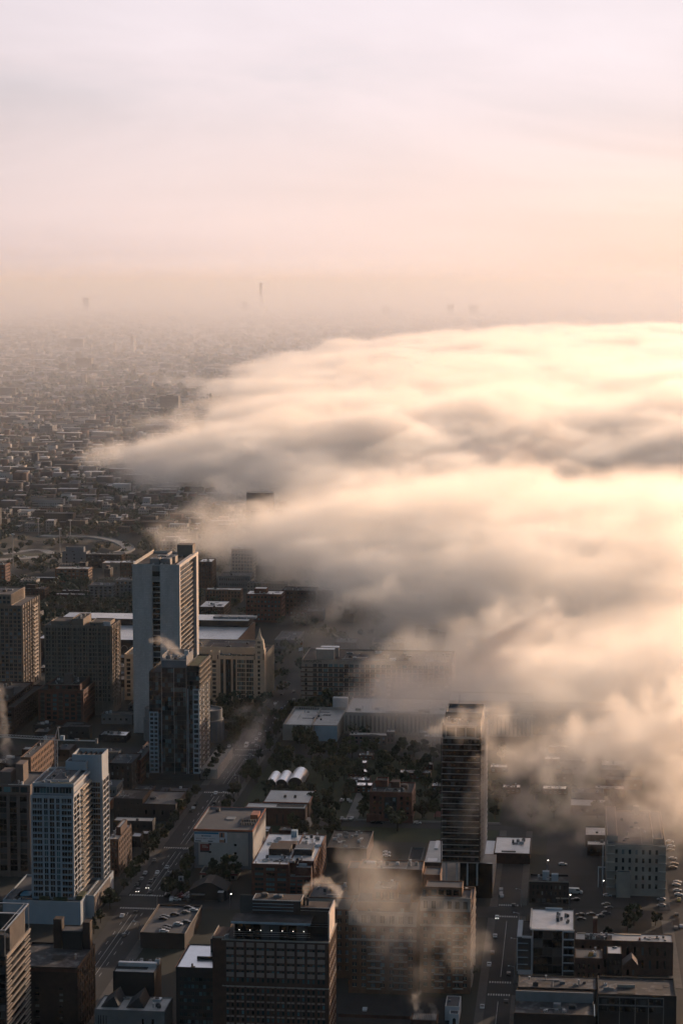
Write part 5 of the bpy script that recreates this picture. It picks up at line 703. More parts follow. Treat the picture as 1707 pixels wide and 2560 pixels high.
# ======================= far city =======================
def far_tower(name, label, px0, px1, yt, Y, wall, dep=22, group=None):
    b = Bld(name, label, (px0, px1, yt, yt+50), wall, 'roof_pale', dep=dep, Y=Y, par=.6); b.block(b.W*.3, b.W*.7, b.D*.3, b.D*.7, b.h-.6, b.h+3, 0); b.done(); return b
for a in (('distant_tower', 'lone faint tower standing on the hazy horizon', 648, 655, 708, 27000, 'far_grey', 30), ('distant_block', 'broad blue-grey slab far off in the haze with one sunlit edge', 176, 208, 848, 9800, 'far_grey', 30), ('distant_tower', 'slim tower in the haze with one bright white side', 327, 333, 842, 9600, 'far_pale', 60), ('distant_tower', 'pale stub of a tower near the hazy horizon at the left', 207, 221, 745, 22000, 'far_grey', 40), ('distant_block', 'faint twin block far right under the horizon, taller of the two neighbours', 1117, 1134, 762, 20000, 'far_grey', 40), ('distant_block', 'faint wide block beside the golden glow under the horizon', 1172, 1196, 764, 20000, 'far_grey', 40), ('distant_block', 'faint ragged block under the horizon in the middle of the haze', 955, 974, 768, 20000, 'far_grey', 40), ('distant_block', 'small faint block below the lone horizon tower', 605, 618, 755, 22000, 'far_grey', 40), ('distant_block', 'long low brick block in the haze above the fog tip', 190, 228, 896, 7600, 'far_brown', 40), ('distant_tower', 'short pinkish tower beside the broad blue-grey slab', 226, 229, 862, 9300, 'far_pale', 20), ('distant_tower', 'thin pale stack of flats left of the slim white tower', 284, 288, 858, 9300, 'far_pale', 20), ('church_tower', 'small square pale church tower among the far trees', 144, 150, 1008, 5300, 'far_tan', 8), ('church_tower', 'pale tower with a lower wing among far trees at the left', 83, 88, 984, 5700, 'far_tan', 10), ('distant_block', 'dark brick block with white roof by the far motorway at the left', 2, 52, 1043, 4700, 'far_brown', 60), ('distant_block', 'pale block with a bright end wall below the far motorway', 99, 132, 1064, 4350, 'far_grey', 40), ('distant_block', 'long pale-roofed hall in the haze above the fog tip', 205, 228, 984, 5900, 'far_tan', 60), ('distant_block', 'fog-veiled slab with balconies at the tip of the fog', 400, 446, 990, 5200, 'far_tan', 30)): far_tower(*a)
rnd = random.Random(11)
def xleft(Y): return np.interp(Y, EY, EX)
EY = [900, 1020, 1060, 1120, 1180, 1260, 1330, 1400, 1470, 1550, 1650, 1750, 1850, 2000, 2150, 2300, 2500, 2800, 3100, 3400, 3800, 4300, 5000, 6500, 8500, 10000, 11500]
EX = [400, 220, 160, 90, 60, 40, 45, -60, -165, -138, -155, -255, -215, -255, -350, -480, -380, -470, -610, -800, -690, -790, -900, -1080, -1120, -880, -300]
def clear(x0, x1, y0, y1):
    return all(x1 < a or x0 > c or y1 < b or y0 > d for a, c, b, d in FOOT)
cand = []
y = 1830.
while y < 9000:
    dpt = rnd.uniform(11, 20); x = y*math.tan(-YAW-.19)-40+rnd.uniform(0, 40); xe = min(xleft(y)+(260 if y > 2500 else 420), y*math.tan(-YAW+.18))
    big = 1+max(0, (y-3500)/5000)
    while x < xe:
        wd = rnd.choice([7, 8, 9, 12, 16, 24, 34])*rnd.uniform(.8, 1.3)*big; hh = rnd.choice([7, 8, 9, 10, 11, 13, 15])*(2.2 if rnd.random() < .015 else 1)
        px, py = proj(x, y, 0)
        keep = rnd.random() < (.62 if y > 2650 else .22 if y > 2450 else .10)
        if 2330 < y < 2680 and px < 345: keep = False
        if 1880 < y < 2230 and 60 < px < 345: keep = False
        if keep and clear(x, x+wd, y, y+dpt): cand.append((x, y, wd, dpt, hh))
        x += wd+rnd.choice([1, 2, 6, 14])
    y += dpt+rnd.choice([9, 12, 18])*(1+max(0, (y-4000)/3000))
walls = ['far_red', 'far_brown', 'far_tan', 'far_grey', 'far_dark', 'far_brown', 'far_pale', 'far_dark']; rfs = ['roof_dark', 'roof_grey', 'roof_dark', 'roof_white', 'roof_pale', 'roof_gravel']
KIND = {'far_red': 'red', 'far_brown': 'brown', 'far_tan': 'tan', 'far_grey': 'grey', 'far_dark': 'dark', 'far_pale': 'pale'}
NI = 235
for k, (x, y, wd, dpt, hh) in enumerate(cand[:NI]):
    wm = rnd.choice(walls); rf = rnd.choice(rfs); zone = 'beyond the curved motorway ramp' if y > 2600 else 'between the tree belt and the ramp'
    t = thing('town_house', 'small %s flat-roofed house in the dense quarter %s' % (KIND[wm], zone), 'house', (x+wd/2, y+dpt/2, 0), group='%s town houses %s' % (KIND[wm], zone))
    a, c = wd/2, dpt/2; mb = MB().box(-a, a, -c, c, 0, hh-.6); mb.box(-a, a, -c, -c+.4, hh-.6, hh); mb.box(-a, a, c-.4, c, hh-.6, hh); mb.box(-a, -a+.4, -c+.4, c-.4, hh-.6, hh); mb.box(a-.4, a, -c+.4, c-.4, hh-.6, hh)
    if rnd.random() < .3: mb.box(-a*.9, a*.1, -c*.2, c*.9, hh-.59, hh+2.4)
    obj('wall', mb.mesh('wall', wm), t); obj('roof', MB().box(-a+.42, a-.42, -c+.42, c-.42, hh-.58, hh-.5).mesh('roof', rf), t)
    mb = MB(); q = rnd.uniform(.2, .9)*a; mb.box(q-.5, q+.5, c*.3, c*.3+1.2, hh-.49, hh+rnd.uniform(.8, 2.)); obj('chimney' if rnd.random() < .5 else 'rooftop_unit', mb.mesh('chimney', rnd.choice(['dark_brick', 'unit_grey', 'white_paint'])), t)
def box_soup(name, arr, mats):
    n = len(arr); A = np.array([q[:6] for q in arr], float); v = np.zeros((n, 8, 3)); i = 0
    for z in (4, 5):
        for yy in (2, 3):
            for xx in (0, 1): v[:, i, 0] = A[:, xx]; v[:, i, 1] = A[:, yy]; v[:, i, 2] = A[:, z]; i += 1
    fq = np.array([(4, 5, 7, 6), (0, 1, 5, 4), (1, 3, 7, 5), (3, 2, 6, 7), (2, 0, 4, 6)]); f = (np.arange(n)[:, None, None]*8+fq[None]).reshape(-1)
    me = bpy.data.meshes.new(name); me.vertices.add(n*8); me.vertices.foreach_set('co', v.ravel()); me.loops.add(n*20); me.loops.foreach_set('vertex_index', f.astype(np.int32)); me.polygons.add(n*5); me.polygons.foreach_set('loop_start', np.arange(n*5, dtype=np.int32)*4)
    for m in mats: me.materials.append(M[m])
    mi = np.zeros((n, 5), np.int32)
    for k, q in enumerate(arr): mi[k, 0] = q[7]; mi[k, 1:] = q[6]
    me.polygons.foreach_set('material_index', mi.ravel()); me.update(); me.validate(); return me
fm_ = ['far_red', 'far_brown', 'far_tan', 'far_grey', 'far_dark', 'far_pale', 'roof_dark', 'roof_grey', 'roof_white', 'roof_pale', 'roof_metal']
arr = [(x, x+wd, y, y+dpt, 0, hh, rnd.choice([0, 1, 1, 2, 3, 4, 4, 5]), rnd.choice([6, 7, 6, 8, 9, 7])) for x, y, wd, dpt, hh in cand[NI:]]
for i in range(5200):
    y = 7000*math.exp(rnd.random()*1.15); x = y*math.tan(-YAW+(rnd.random()-.5)*.36); wd = rnd.choice([14, 20, 30, 60])*rnd.uniform(.7, 1.5)*(y/9000)**.5; arr.append((x, x+wd, y, y+rnd.uniform(15, 40), 0, rnd.choice([7, 9, 11, 14])*(2.5 if rnd.random() < .02 else 1), rnd.choice([1, 2, 3, 4, 5]), rnd.choice([6, 7, 8, 9, 10])))
o = obj('distant_rooftops', box_soup('distant_rooftops', arr, fm_)); o['kind'] = 'stuff'; o['label'] = 'sea of small far rooftops fading into the haze'; o['category'] = 'rooftops'

ROADS = [(-230.5, -199, 850, 1735), (-41, -20, 800, 1250), (44, 61, 850, 1500), (-420, 50, 1064, 1089), (-560, -225, 1316, 1336), (-560, 90, 1422, 1443), (-131, -124, 1257, 1330), (-300, -225, 984, 1002)]
m_ = 0
for i in range(2600):
    z_ = rnd.choice([(-330, -232, 1088, 1314), (-420, -232, 1338, 1420), (-480, -300, 1445, 1560), (-480, -240, 1545, 1760), (-25, 44, 1255, 1420), (2, 43, 1165, 1240), (18, 43, 1096, 1165), (-560, -330, 1560, 1850)]); wd, dp, hh = rnd.uniform(9, 24), rnd.uniform(8, 20), rnd.uniform(3.5, 9.5); x, y = rnd.uniform(z_[0], z_[1]-wd), rnd.uniform(z_[2], z_[3]-dp)
    if not clear(x-1, x+wd+1, y-1, y+dp+1) or any(x+wd > a and x < c and y+dp > b_ and y < d_ for a, c, b_, d_ in ROADS): continue
    FOOT.append((x-2, x+wd+2, y-3, y+dp+3)); t = thing('workshop', 'low shaded shed with a cluttered flat roof in the dark yards between the towers', 'shed', (x+wd/2, y+dp/2, 0), group='low sheds in the dark yards')
    a, c = wd/2, dp/2; mb = MB().box(-a, a, -c, c, 0, hh-.5); mb.box(-a, a, -c, -c+.3, hh-.5, hh); mb.box(-a, a, c-.3, c, hh-.5, hh); mb.box(-a, -a+.3, -c+.3, c-.3, hh-.5, hh); mb.box(a-.3, a, -c+.3, c-.3, hh-.5, hh); obj('wall', mb.mesh('wall', rnd.choice(['dark_brick', 'brown_brick', 'charcoal', 'brown_panel', 'concrete'])), t)
    obj('roof', MB().box(-a+.32, a-.32, -c+.32, c-.32, hh-.48, hh-.42).mesh('roof', rnd.choice(['roof_dark', 'roof_gravel', 'roof_grey', 'roof_pale', 'roof_mottled'])), t)
    for k in range(rnd.randint(1, 4)): u, v, ww = rnd.uniform(-a+1, a-2.5), rnd.uniform(-c+1, c-2.5), rnd.uniform(.7, 2); obj('rooftop_unit', MB().box(u, u+ww, v, v+ww, hh-.41, hh+rnd.uniform(.2, 1.4)).mesh('rooftop_unit', rnd.choice(['unit_grey', 'unit_dark', 'white_paint'])), t)
    for k in range(int(wd/4)): obj('window', win_mesh(1.5, 1.4, 'F', 1, 'glass', 'dark_metal'), t, (-a+2+k*4, -c, hh*.5))
    m_ += 1
    if m_ > 72: break

# ======================= trees =======================
def leaf_quads(cl, size, per, rs):
    """leaf clumps: quads strewn on and in the clumps (cx, cy, cz, r)"""
    C = np.repeat(np.array(cl, float), per, 0); n = len(C); d = rs.normal(size=(n, 3)); d /= np.linalg.norm(d, axis=1)[:, None]
    p = C[:, :3]+d*(C[:, 3:4]*rs.uniform(.55, 1.08, (n, 1)))*np.array([1, 1, .8]); nn = d+rs.normal(size=(n, 3))*.5; nn /= np.linalg.norm(nn, axis=1)[:, None]
    u = np.cross(nn, rs.normal(size=(n, 3))); u /= np.linalg.norm(u, axis=1)[:, None]; w_ = np.cross(nn, u); s_ = size*rs.uniform(.6, 1.3, (n, 1))
    return np.stack([p-u*s_-w_*s_*.6, p+u*s_-w_*s_*.6, p+u*s_*.7+w_*s_*.7, p-u*s_*.7+w_*s_*.7], 1)
def quad_mesh(name, q, m):
    n = len(q); me = bpy.data.meshes.new(name); me.vertices.add(n*4); me.vertices.foreach_set('co', q.reshape(-1)); me.loops.add(n*4); me.loops.foreach_set('vertex_index', np.arange(n*4, dtype=np.int32)); me.polygons.add(n); me.polygons.foreach_set('loop_start', np.arange(n, dtype=np.int32)*4); me.materials.append(M[m]); me.update(); return me
TREES = []
for k in range(8):
    rs = np.random.RandomState(40+k); hgt = rs.uniform(9, 13); cl = []
    for i in range(15): a = rs.uniform(0, 6.28); rr = rs.uniform(.2, 1)*hgt*.34; zz = hgt*rs.uniform(.38, .95); rr *= 1.15-abs(zz/hgt-.6)*1.3; cl.append((rr*math.cos(a), rr*math.sin(a), zz, hgt*rs.uniform(.10, .17)))
    t = thing('leafy_tree', 'tree', 'tree', (0, 0, -500)); mb = MB(); mb.lathe([(.34, 0), (.26, hgt*.25), (.16, hgt*.5), (.05, hgt*.8)], 0, 0, 7)
    for c in cl[:5]: mb.bar((0, 0, hgt*.3), (c[0]*.8, c[1]*.8, c[2]), .09, 5)
    obj('trunk', mb.mesh('trunk', 'bark'), t); obj('crown', quad_mesh('crown', leaf_quads(cl, .62, 62, rs), ['leaves_dark', 'leaves_dark', 'leaves_mid', 'leaves_dark', 'leaves_mid', 'leaves_olive', 'leaves_dark', 'leaves_mid'][k]), t); TREES.append([t, False])
def tree(x, y, label, group, sc=1., kind=None):
    T = TREES[kind if kind is not None else rnd.randrange(8)]; a = rnd.uniform(0, 6.28)
    if not T[1]: o = T[0]; o.location = (x, y, 0); o.rotation_euler = (0, 0, a); T[1] = True; o['label'] = label; o['group'] = group
    else: o = copy_thing(T[0], (x, y, 0), a, label, group); 
    s_ = sc*rnd.uniform(.85, 1.15); o.scale = (s_*rnd.uniform(.9, 1.1), s_, s_*rnd.uniform(.9, 1.1))
    if 'group' in o and not group: del o['group']
for k in range(8): tree(-60-9*k+rnd.uniform(-2, 2), 1262+rnd.uniform(0, 8), 'dark leafy tree in the dense grove around the bright-roofed rows', 'trees of the grove around the bright-roofed rows', 1., k)
tree(atz(987, 2098)[0], 1232, 'broad olive green tree standing alone on the lawn', None, 1.15, 5)
for sx, g in ((-228.2, 'street trees on the near pavement of the avenue'), (-202.6, 'street trees on the far pavement of the avenue')):
    y = 1000.
    while y < 1560:
        y += rnd.choice([9, 11, 14, 18, 24])
        if any(abs(y-q) < 11 for q in (1074, 1325, 1432)) or (y < 1060 and sx > -210): continue
        tree(sx+rnd.uniform(-1.6, .6), y, 'dark street tree lining the left pavement of the avenue' if sx < -210 else 'dark street tree lining the right pavement of the avenue', g, rnd.uniform(.6, .95))
n = 0
for i in range(900):
    if n > 160: break
    x, y = rnd.uniform(-201, -42), rnd.uniform(1262, 1450)
    if (x < -185 and y < 1330) or not clear(x-2, x+2, y-2, y+2): continue
    if -131 < x < -123 and y < 1330: continue
    tree(x, y, 'dark leafy tree in the dense grove around the bright-roofed rows', 'trees of the grove around the bright-roofed rows', rnd.uniform(.7, 1.02)); n += 1
for x0, x1, y0, y1, n, lab, grp in ((-200, -165, 1462, 1600, 18, 'tree between the avenue bridge and the cream office block', 'trees beside the avenue bridge'), (-262, -232, 1470, 1600, 14, 'tree at the foot of the cream pinnacle block', 'trees at the foot of the cream pinnacle block'), (-640, -430, 1870, 2210, 22, 'tree in the dark belt behind the wide beige tower', 'trees of the dark belt behind the wide beige tower'), (-30, 40, 1255, 1330, 10, 'tree in the golden fog right of the balcony tower', 'trees in the golden fog'), (-60, -42, 950, 1060, 9, 'street tree in golden mist by the tan apartment block', 'trees beside the tan apartment block'), (-196, -172, 1112, 1130, 5, 'dark tree at the foot of the storage building', 'trees at the foot of the storage building'), (-206, -190, 1070, 1110, 4, 'tree by the red pylon sign', 'trees by the red pylon sign'), (-160, -132, 1205, 1250, 6, 'tree on the lawn by the parked cars', 'trees on the lawn by the parked cars'), (-20, 46, 1000, 1066, 6, 'small dark tree by the corner building', 'trees by the corner building')):
    m = 0
    for i in range(n*8):
        x, y = rnd.uniform(x0, x1), rnd.uniform(y0, y1)
        if clear(x-1.5, x+1.5, y-1.5, y+1.5): tree(x, y, lab, grp, rnd.uniform(.7, 1.1)); m += 1
        if m >= n: break
rs = np.random.RandomState(77); qs = []
def wood(n, yr, xf, size, per, rscale):
    for i in range(n):
        y = yr[0]*math.exp(rs.rand()*math.log(yr[1]/yr[0])); x = xf(y)
        if not clear(x-3, x+3, y-3, y+3): continue
        px, py = proj(x, y, 0)
        if 1333 < py < 1428 and px < 345 and rs.rand() < .86: continue
        h = rs.uniform(6, 11)*rscale; qs.append(leaf_quads([(x+rs.normal()*h*.3, y+rs.normal()*h*.3, h*rs.uniform(.4, .8), h*.38) for _ in range(3)], size, per, rs))
wood(900, (2300, 2900), lambda y: y*math.tan(-YAW-.165+rs.rand()*.115), 1.3, 26, 1.1); wood(420, (1880, 2240), lambda y: y*math.tan(-YAW-.16+rs.rand()*.08), 1.2, 24, 1.); wood(4200, (2600, 7000), lambda y: y*math.tan(-YAW+(rs.rand()-.5)*.36), 2.2, 16, 1.25); wood(2200, (5000, 14000), lambda y: y*math.tan(-YAW+(rs.rand()-.5)*.36), 5, 9, 2.2); wood(260, (1480, 2300), lambda y: y*math.tan(-YAW-.075+rs.rand()*.1), 1.2, 22, 1.)
o = obj('distant_woods', quad_mesh('distant_woods', np.concatenate(qs), 'leaves_far')); o['kind'] = 'stuff'; o['label'] = 'far tree canopy between the rooftops, greying with distance'; o['category'] = 'trees'

# ======================= vehicles =======================
for n_, c in dict(car_white=(.6, .61, .62), car_silver=(.34, .35, .37), car_black=(.015, .015, .017), car_grey=(.09, .095, .10), car_red=(.16, .02, .02), car_blue=(.03, .06, .13), car_yellow=(.55, .33, .03), car_tan=(.22, .18, .13)).items(): mat(n_, c, .3, 0, 0)
CARS = {}
def car_proto(col, van=False, lit=False):
    k = (col, van, lit)
    if k in CARS: return CARS[k]
    t = thing('van' if van else 'parked_car', 'car', 'van' if van else 'car', (0, 0, -400))
    if van: body = [(-2.7, .35), (2.7, .35), (2.7, 1.0), (1.9, 1.25), (1.35, 2.15), (-2.7, 2.2)]; gh = [(1.8, 1.3), (1.35, 2.0), (.3, 2.05), (.3, 1.3)]
    else: body = [(-2.25, .32), (2.25, .32), (2.27, .72), (2.0, .88), (1.05, .98), (.4, 1.42), (-1.1, 1.45), (-1.85, 1.02), (-2.25, .95)]; gh = [(.95, 1.0), (.36, 1.36), (-1.05, 1.38), (-1.68, 1.03)]
    hw = .92; mb = MB().prism(body, -hw, hw); obj('body', mb.mesh('body', 'car_'+col), t); mb = MB().prism(gh, -hw-.02, hw+.02)
    x0, z0 = gh[0]; x1, z1 = gh[1]; mb.quad((x0+.09, -.75, z0+.05), (x0+.09, .75, z0+.05), (x1+.12, .7, z1+.02), (x1+.12, -.7, z1+.02)); obj('window', mb.mesh('window', 'black_glass'), t)
    for wx in (-1.4, 1.4):
        for s_ in (-1, 1): obj('wheel', MB().bar((wx, s_*.72, .33), (wx, s_*.95, .33), .33, 10).mesh('wheel', 'charcoal'), t)
    for s_ in (-.62, .62): obj('headlight', MB().box(body[2][0]-.02, body[2][0]+.06, s_-.17, s_+.17, .58, .76).mesh('headlight', 'lamp_glow' if lit else 'white_paint'), t)
    CARS[k] = [t, False]; return CARS[k]
def car(x, y, rz, col, label, group=None, z=.06, van=False, lit=False):
    T = car_proto(col, van, lit)
    if not T[1]: o = T[0]; o.location = (x, y, z); o.rotation_euler = (0, 0, rz); T[1] = True; o['label'] = label
    else: o = copy_thing(T[0], (x, y, z), rz, label, None)
    if group: o['group'] = group
    elif 'group' in o: del o['group']
    return o
PI = math.pi; cols = ['black', 'grey', 'white', 'silver', 'black', 'grey', 'blue', 'red', 'tan']
def carpx(px, py, rz, col, label, group=None, z=.06, **k): q = atz(px, py, z); return car(q[0], q[1], rz, col, label, group, z, **k)
for px, py, col in ((386, 2153, 'grey'), (418, 2171, 'silver'), (394, 2184, 'white'), (364, 2185, 'silver'), (389, 2195, 'black'), (354, 2200, 'grey'), (378, 2206, 'black'), (344, 2214, 'black'), (371, 2220, 'grey'), (346, 2229, 'black'), (375, 2232, 'black')): carpx(px, py, -PI/2, col, 'car in the queue before the crossing on the avenue', 'queue of cars on the avenue', lit=(px, py) in ((371, 2220), (346, 2229)))
carpx(306, 2292, -PI/2, 'white', 'white car just past the near crossing on the avenue'); carpx(341, 2279, -PI/2, 'black', 'black car on the near crossing of the avenue'); carpx(311, 2340, PI/2, 'grey', 'grey car low on the avenue below the white one'); carpx(540, 1985, -PI/2, 'white', 'white car on the far crossing by the storage building'); carpx(537, 2009, PI/2, 'black', 'black car behind the white one near the storage building roof'); carpx(567, 2004, -PI/2, 'silver', 'silver car close to the tree above the storage building roof')
for px, py in ((478, 2030), (484, 2022), (490, 2014)): carpx(px, py, PI/2, rnd.choice(cols), 'dark car parked at the kerb by the dark street trees', 'cars parked at the avenue kerb')
for px, py in ((475, 2136), (475, 2154)): carpx(px, py, PI/2, 'grey', 'grey car parked beside the storage building', 'cars parked beside the storage building')
q = atz(616, 1868); car(q[0], q[1], -PI/2, 'white', 'white box van driving on the misty stretch of the avenue', van=True).scale = (1.4, 1.2, 1.35)
for px, py, c in ((633, 1858, 'silver'), (641, 1850, 'white'), (647, 1843, 'grey'), (650, 1837, 'white'), (573, 1868, 'white'), (625, 1890, 'grey'), (680, 1852, 'black'), (581, 1895, 'grey'), (573, 1906, 'grey')): carpx(px, py, -PI/2, c, 'car in the mist on the far stretch of the avenue', 'cars on the misty stretch of the avenue')
for i in range(16): car(rnd.choice([-223, -219.5, -212, -207.5]), 1450+i*17+rnd.uniform(-3, 3), rnd.choice([PI/2, -PI/2]), rnd.choice(cols), 'tiny car on the avenue bridge beyond the cream pinnacle block', 'cars on the avenue bridge')
carpx(1237, 2343, -PI/2, 'silver', 'silver car alone on the side street in golden mist'); carpx(1230, 2384, PI/2, 'grey', 'dark car by the trees on the side street'); carpx(1222, 2414, -PI/2, 'white', 'white car near the middle of the side street'); carpx(1271, 2437, PI/2, 'black', 'black car above the bottom crossing'); carpx(1264, 2506, PI/2, 'black', 'black car below the bottom crossing'); carpx(1205, 2520, -PI/2, 'silver', 'silver car at the kerb by the small white house'); carpx(1283, 2265, PI/2, 'black', 'black car on the upper crossing of the side street'); carpx(1242, 2296, -PI/2, 'white', 'white car waiting by the corner pavement', lit=True)
for px, py in ((1252, 2226), (1252, 2236), (1254, 2243)): carpx(px, py, PI/2, 'silver', 'pale car parked on the side street by the balcony tower', 'cars parked by the balcony tower')
carpx(1437, 2234, 0, 'white', 'white minibus in the car park beside the dark corner building', van=True); carpx(1406, 2163, 0, 'white', 'white car with bright roof parked alone on the dark forecourt')
for px, py, c in ((1438, 2251, 'black'), (1517, 2241, 'silver'), (1514, 2263, 'tan'), (1521, 2272, 'grey'), (1514, 2285, 'grey'), (1594, 2236, 'grey'), (1652, 2251, 'silver'), (1652, 2266, 'silver'), (1450, 2289, 'black'), (1476, 2288, 'black'), (1500, 2292, 'grey'), (1452, 2300, 'black')): carpx(px, py, 0 if rnd.random() < .6 else PI, c, 'car parked in the dark yard right of the corner building', 'cars in the yard right of the corner building')
for i in range(13):
    if i in (3, 7, 8): continue
    carpx(1672+i*2.0+rnd.uniform(-3, 3), 2104+i*11.2+rnd.uniform(-3, 3), rnd.uniform(-.15, .15), rnd.choice(['white', 'silver', 'tan', 'white']), 'pale car in the parking column by the right border street', 'cars along the right border street')
carpx(1696, 2252, -PI/2, 'yellow', 'yellow taxi on the right border street')
for px, py, c in ((1690, 2289, 'black'), (1688, 2322, 'grey'), (1702, 2318, 'silver')): carpx(px, py, PI/2, c, 'car below the yellow taxi at the right border', 'cars below the yellow taxi')
G = GAR
for i in range(11): u, v = G.W*rnd.choice([.3, .5, .72, .88]), G.D*(.08+.085*i); car(G.X0+u, G.Y0+v, 0, rnd.choice(['black', 'grey', 'white', 'tan', 'black', 'grey']), 'car parked on the open garage roof', 'cars on the garage roof', G.h-.85)
for i in range(16): q = atz(418+rnd.uniform(0, 62), 2236+rnd.uniform(0, 22)); car(q[0], q[1], rnd.choice([0, PI/2]), rnd.choice(['white', 'silver', 'black', 'grey']), 'car crammed into the yard by the red pylon sign', 'cars in the yard by the pylon sign')
for i in range(18): q = atz(805+rnd.uniform(0, 80), rnd.choice([2002, 2006, 2048, 2052])); car(q[0], q[1], PI/2, rnd.choice(['white', 'silver', 'black', 'grey', 'grey']), 'car parked among the trees left of the red brick block', 'cars among the trees left of the red brick block')
for px, c in ((935, 'black'), (947, 'black'), (1043, 'white')): carpx(px, 2059, 0, c, 'car on the lane in front of the red brick block', 'cars on the lane before the red brick block')
for py in (2134, 2142): carpx(966, py, 0, 'white', 'white car behind the tan apartment block roof', 'two white cars behind the tan apartment block')
carpx(912, 2526, PI/2, 'white', 'white car alone on the dark deck below the tan apartment block')
q = atz(312, 1357, 7); car(q[0], q[1], .3, 'black', 'black car on the curved motorway ramp', None, 7.05); carpx(62, 1393, 0, 'white', 'white car on the road by the grass island at the left')

# ======================= lamps and masts =======================
def lamp(x, y, hgt, arm, label, group=None, glow=True):
    t = thing('street_lamp', label, 'street lamp', (x, y, 0), group=group); obj('pole', MB().bar((0, 0, 0), (0, 0, hgt), .11, 6).bar((0, 0, hgt-.1), (arm, 0, hgt+.4), .07, 5).mesh('pole', 'steel'), t); obj('lamp_head', MB().box(arm-.5, arm+.2, -.16, .16, hgt+.3, hgt+.5).mesh('lamp_head', 'steel'), t); obj('lamp_glass', MB().box(arm-.45, arm+.15, -.3, -.165, hgt+.12, hgt+.5).mesh('lamp_glass', 'lamp_glow' if glow else 'sign_white'), t)
for px, py, l in ((1421, 2272, 'lit lamp beside the white minibus'), (1504, 2236, 'lit lamp in front of the foggy pale block, near its corner frame'), (1607, 2238, 'lit lamp in front of the foggy pale block, right of its stair'), (575, 2270, 'lit lamp by the dark gable-roofed shed'), (1366, 2184, 'lit lamp behind the dark corner building')): q = atz(px, py); lamp(q[0], q[1], 7, .8, l)
for k in range(12): lamp(-204.2, 1010+k*45, 9, -2.4, 'slim street lamp with an arm over the avenue', 'street lamps along the avenue', False)
for k in range(4): lamp(-24.2, 960+k*42, 9, -2.4, 'slim street lamp with an arm over the side street', 'street lamps along the side street', False)
for px, yt, yb, l in ((34, 1336, 1422, 'tall highway mast nearest the left border'), (97, 1296, 1341, 'tall highway mast rising from the woods by the ramp'), (151, 1322, 1386, 'tall highway mast left of the pale blank-walled block'), (177, 1301, 1354, 'tall highway mast behind the pale blank-walled block')):
    q = atz(px, yb); ht = aty(px, yt, q[1])[2]; t = thing('light_mast', l, 'light mast', (q[0], q[1], 0)); obj('pole', MB().bar((0, 0, 0), (0, 0, ht), .45, 6).mesh('pole', 'steel'), t); mb = MB(); mb.lathe([(.4, ht-1), (2.2, ht-.3), (2.2, ht+.5), (.4, ht+.9)], 0, 0, 10); obj('lamp_ring', mb.mesh('lamp_ring', 'white_paint'), t)
# ======================= fog, steam and haze =======================

def vnoise(u, v, seed):
    r = np.random.RandomState(seed).rand(64, 64); iu = np.floor(u).astype(int); iv = np.floor(v).astype(int); fu = u-iu; fv = v-iv
    fu = fu*fu*(3-2*fu); fv = fv*fv*(3-2*fv); g = lambda a, b: r[a % 64, b % 64]
    return (g(iu, iv)*(1-fu)+g(iu+1, iv)*fu)*(1-fv)+(g(iu, iv+1)*(1-fu)+g(iu+1, iv+1)*fu)*fv
def fbm(u, v, seed, o=5, rough=.5):
    s = 0; a = 1; t = 0
    for k in range(o): s = s+a*vnoise(u*2**k+7.3*k, v*2**k+3.1*k, seed+k); t += a; a *= rough
    return s/t
FX0, FX1, FY0, FY1 = -1600., 2400., 900., 11500.
def fog_map():
    """plan of the fog deck: height of its top and how solid it is, against x and the logarithm of the distance"""
    nu, nv = 640, 640
    xs = FX0+(np.arange(nu)+.5)/nu*(FX1-FX0); ys = FY0*np.exp((np.arange(nv)+.5)/nv*math.log(FY1/FY0)); X, Y = np.meshgrid(xs, ys)
    hy = [900, 1100, 1250, 1400, 1500, 1600, 1750, 1900, 2100, 2350, 2600, 2900, 3100, 3500, 4000, 4600, 5500, 7000, 8500, 9800, 10400, 11500]
    hh = [50, 98, 88, 92, 108, 98, 82, 102, 110, 125, 100, 80, 92, 130, 122, 128, 122, 128, 132, 132, 60, 0]
    L = np.interp(Y, EY, EX); Hb = np.interp(Y, hy, hh); ly = np.log(Y)*9
    wob = fbm(X/90*(1500/Y)**.5, ly*2.2, 11, 5, .55)-.5; soft = 16+Y*.036; e = (X-L+wob*soft*3.2)/soft
    edge = np.clip(e, 0, 1); edge = edge*edge*(3-2*edge)
    ridge = fbm(X/420+Y/900, Y/260+X/900, 31, 4, .5); ridge2 = fbm(X/150+Y/300, Y/90+X/300, 51, 3, .5)
    T = Hb*(.35+.65*np.clip((X-L)/(soft*3.5), 0, 1)**.6)*(np.where(Y > 2600, .84+.22*ridge, .77+.34*ridge)+.2*(ridge2-.5)); T *= 1-.45*np.exp(-((X+150)/170)**2-((Y-1690)/150)**2); edge = edge*(1-.3*np.clip((1420-Y)/200, 0, 1)); T *= 1-.85*np.clip((X-Y*.05-30)/130, 0, 1)*np.clip((3000-Y)/600, 0, 1); T *= 1-.62*np.exp(-((X-60)/190)**2-((Y-3050)/420)**2)  # unseen fog off to the right lowered so the low sun gets through
    img = bpy.data.images.new('fog_map', nu, nv, float_buffer=True, is_data=True); px = np.zeros((nv, nu, 4), np.float32); px[..., 0] = T/200; px[..., 1] = edge; px[..., 3] = 1
    img.pixels.foreach_set(px.ravel()); img.update(); return img
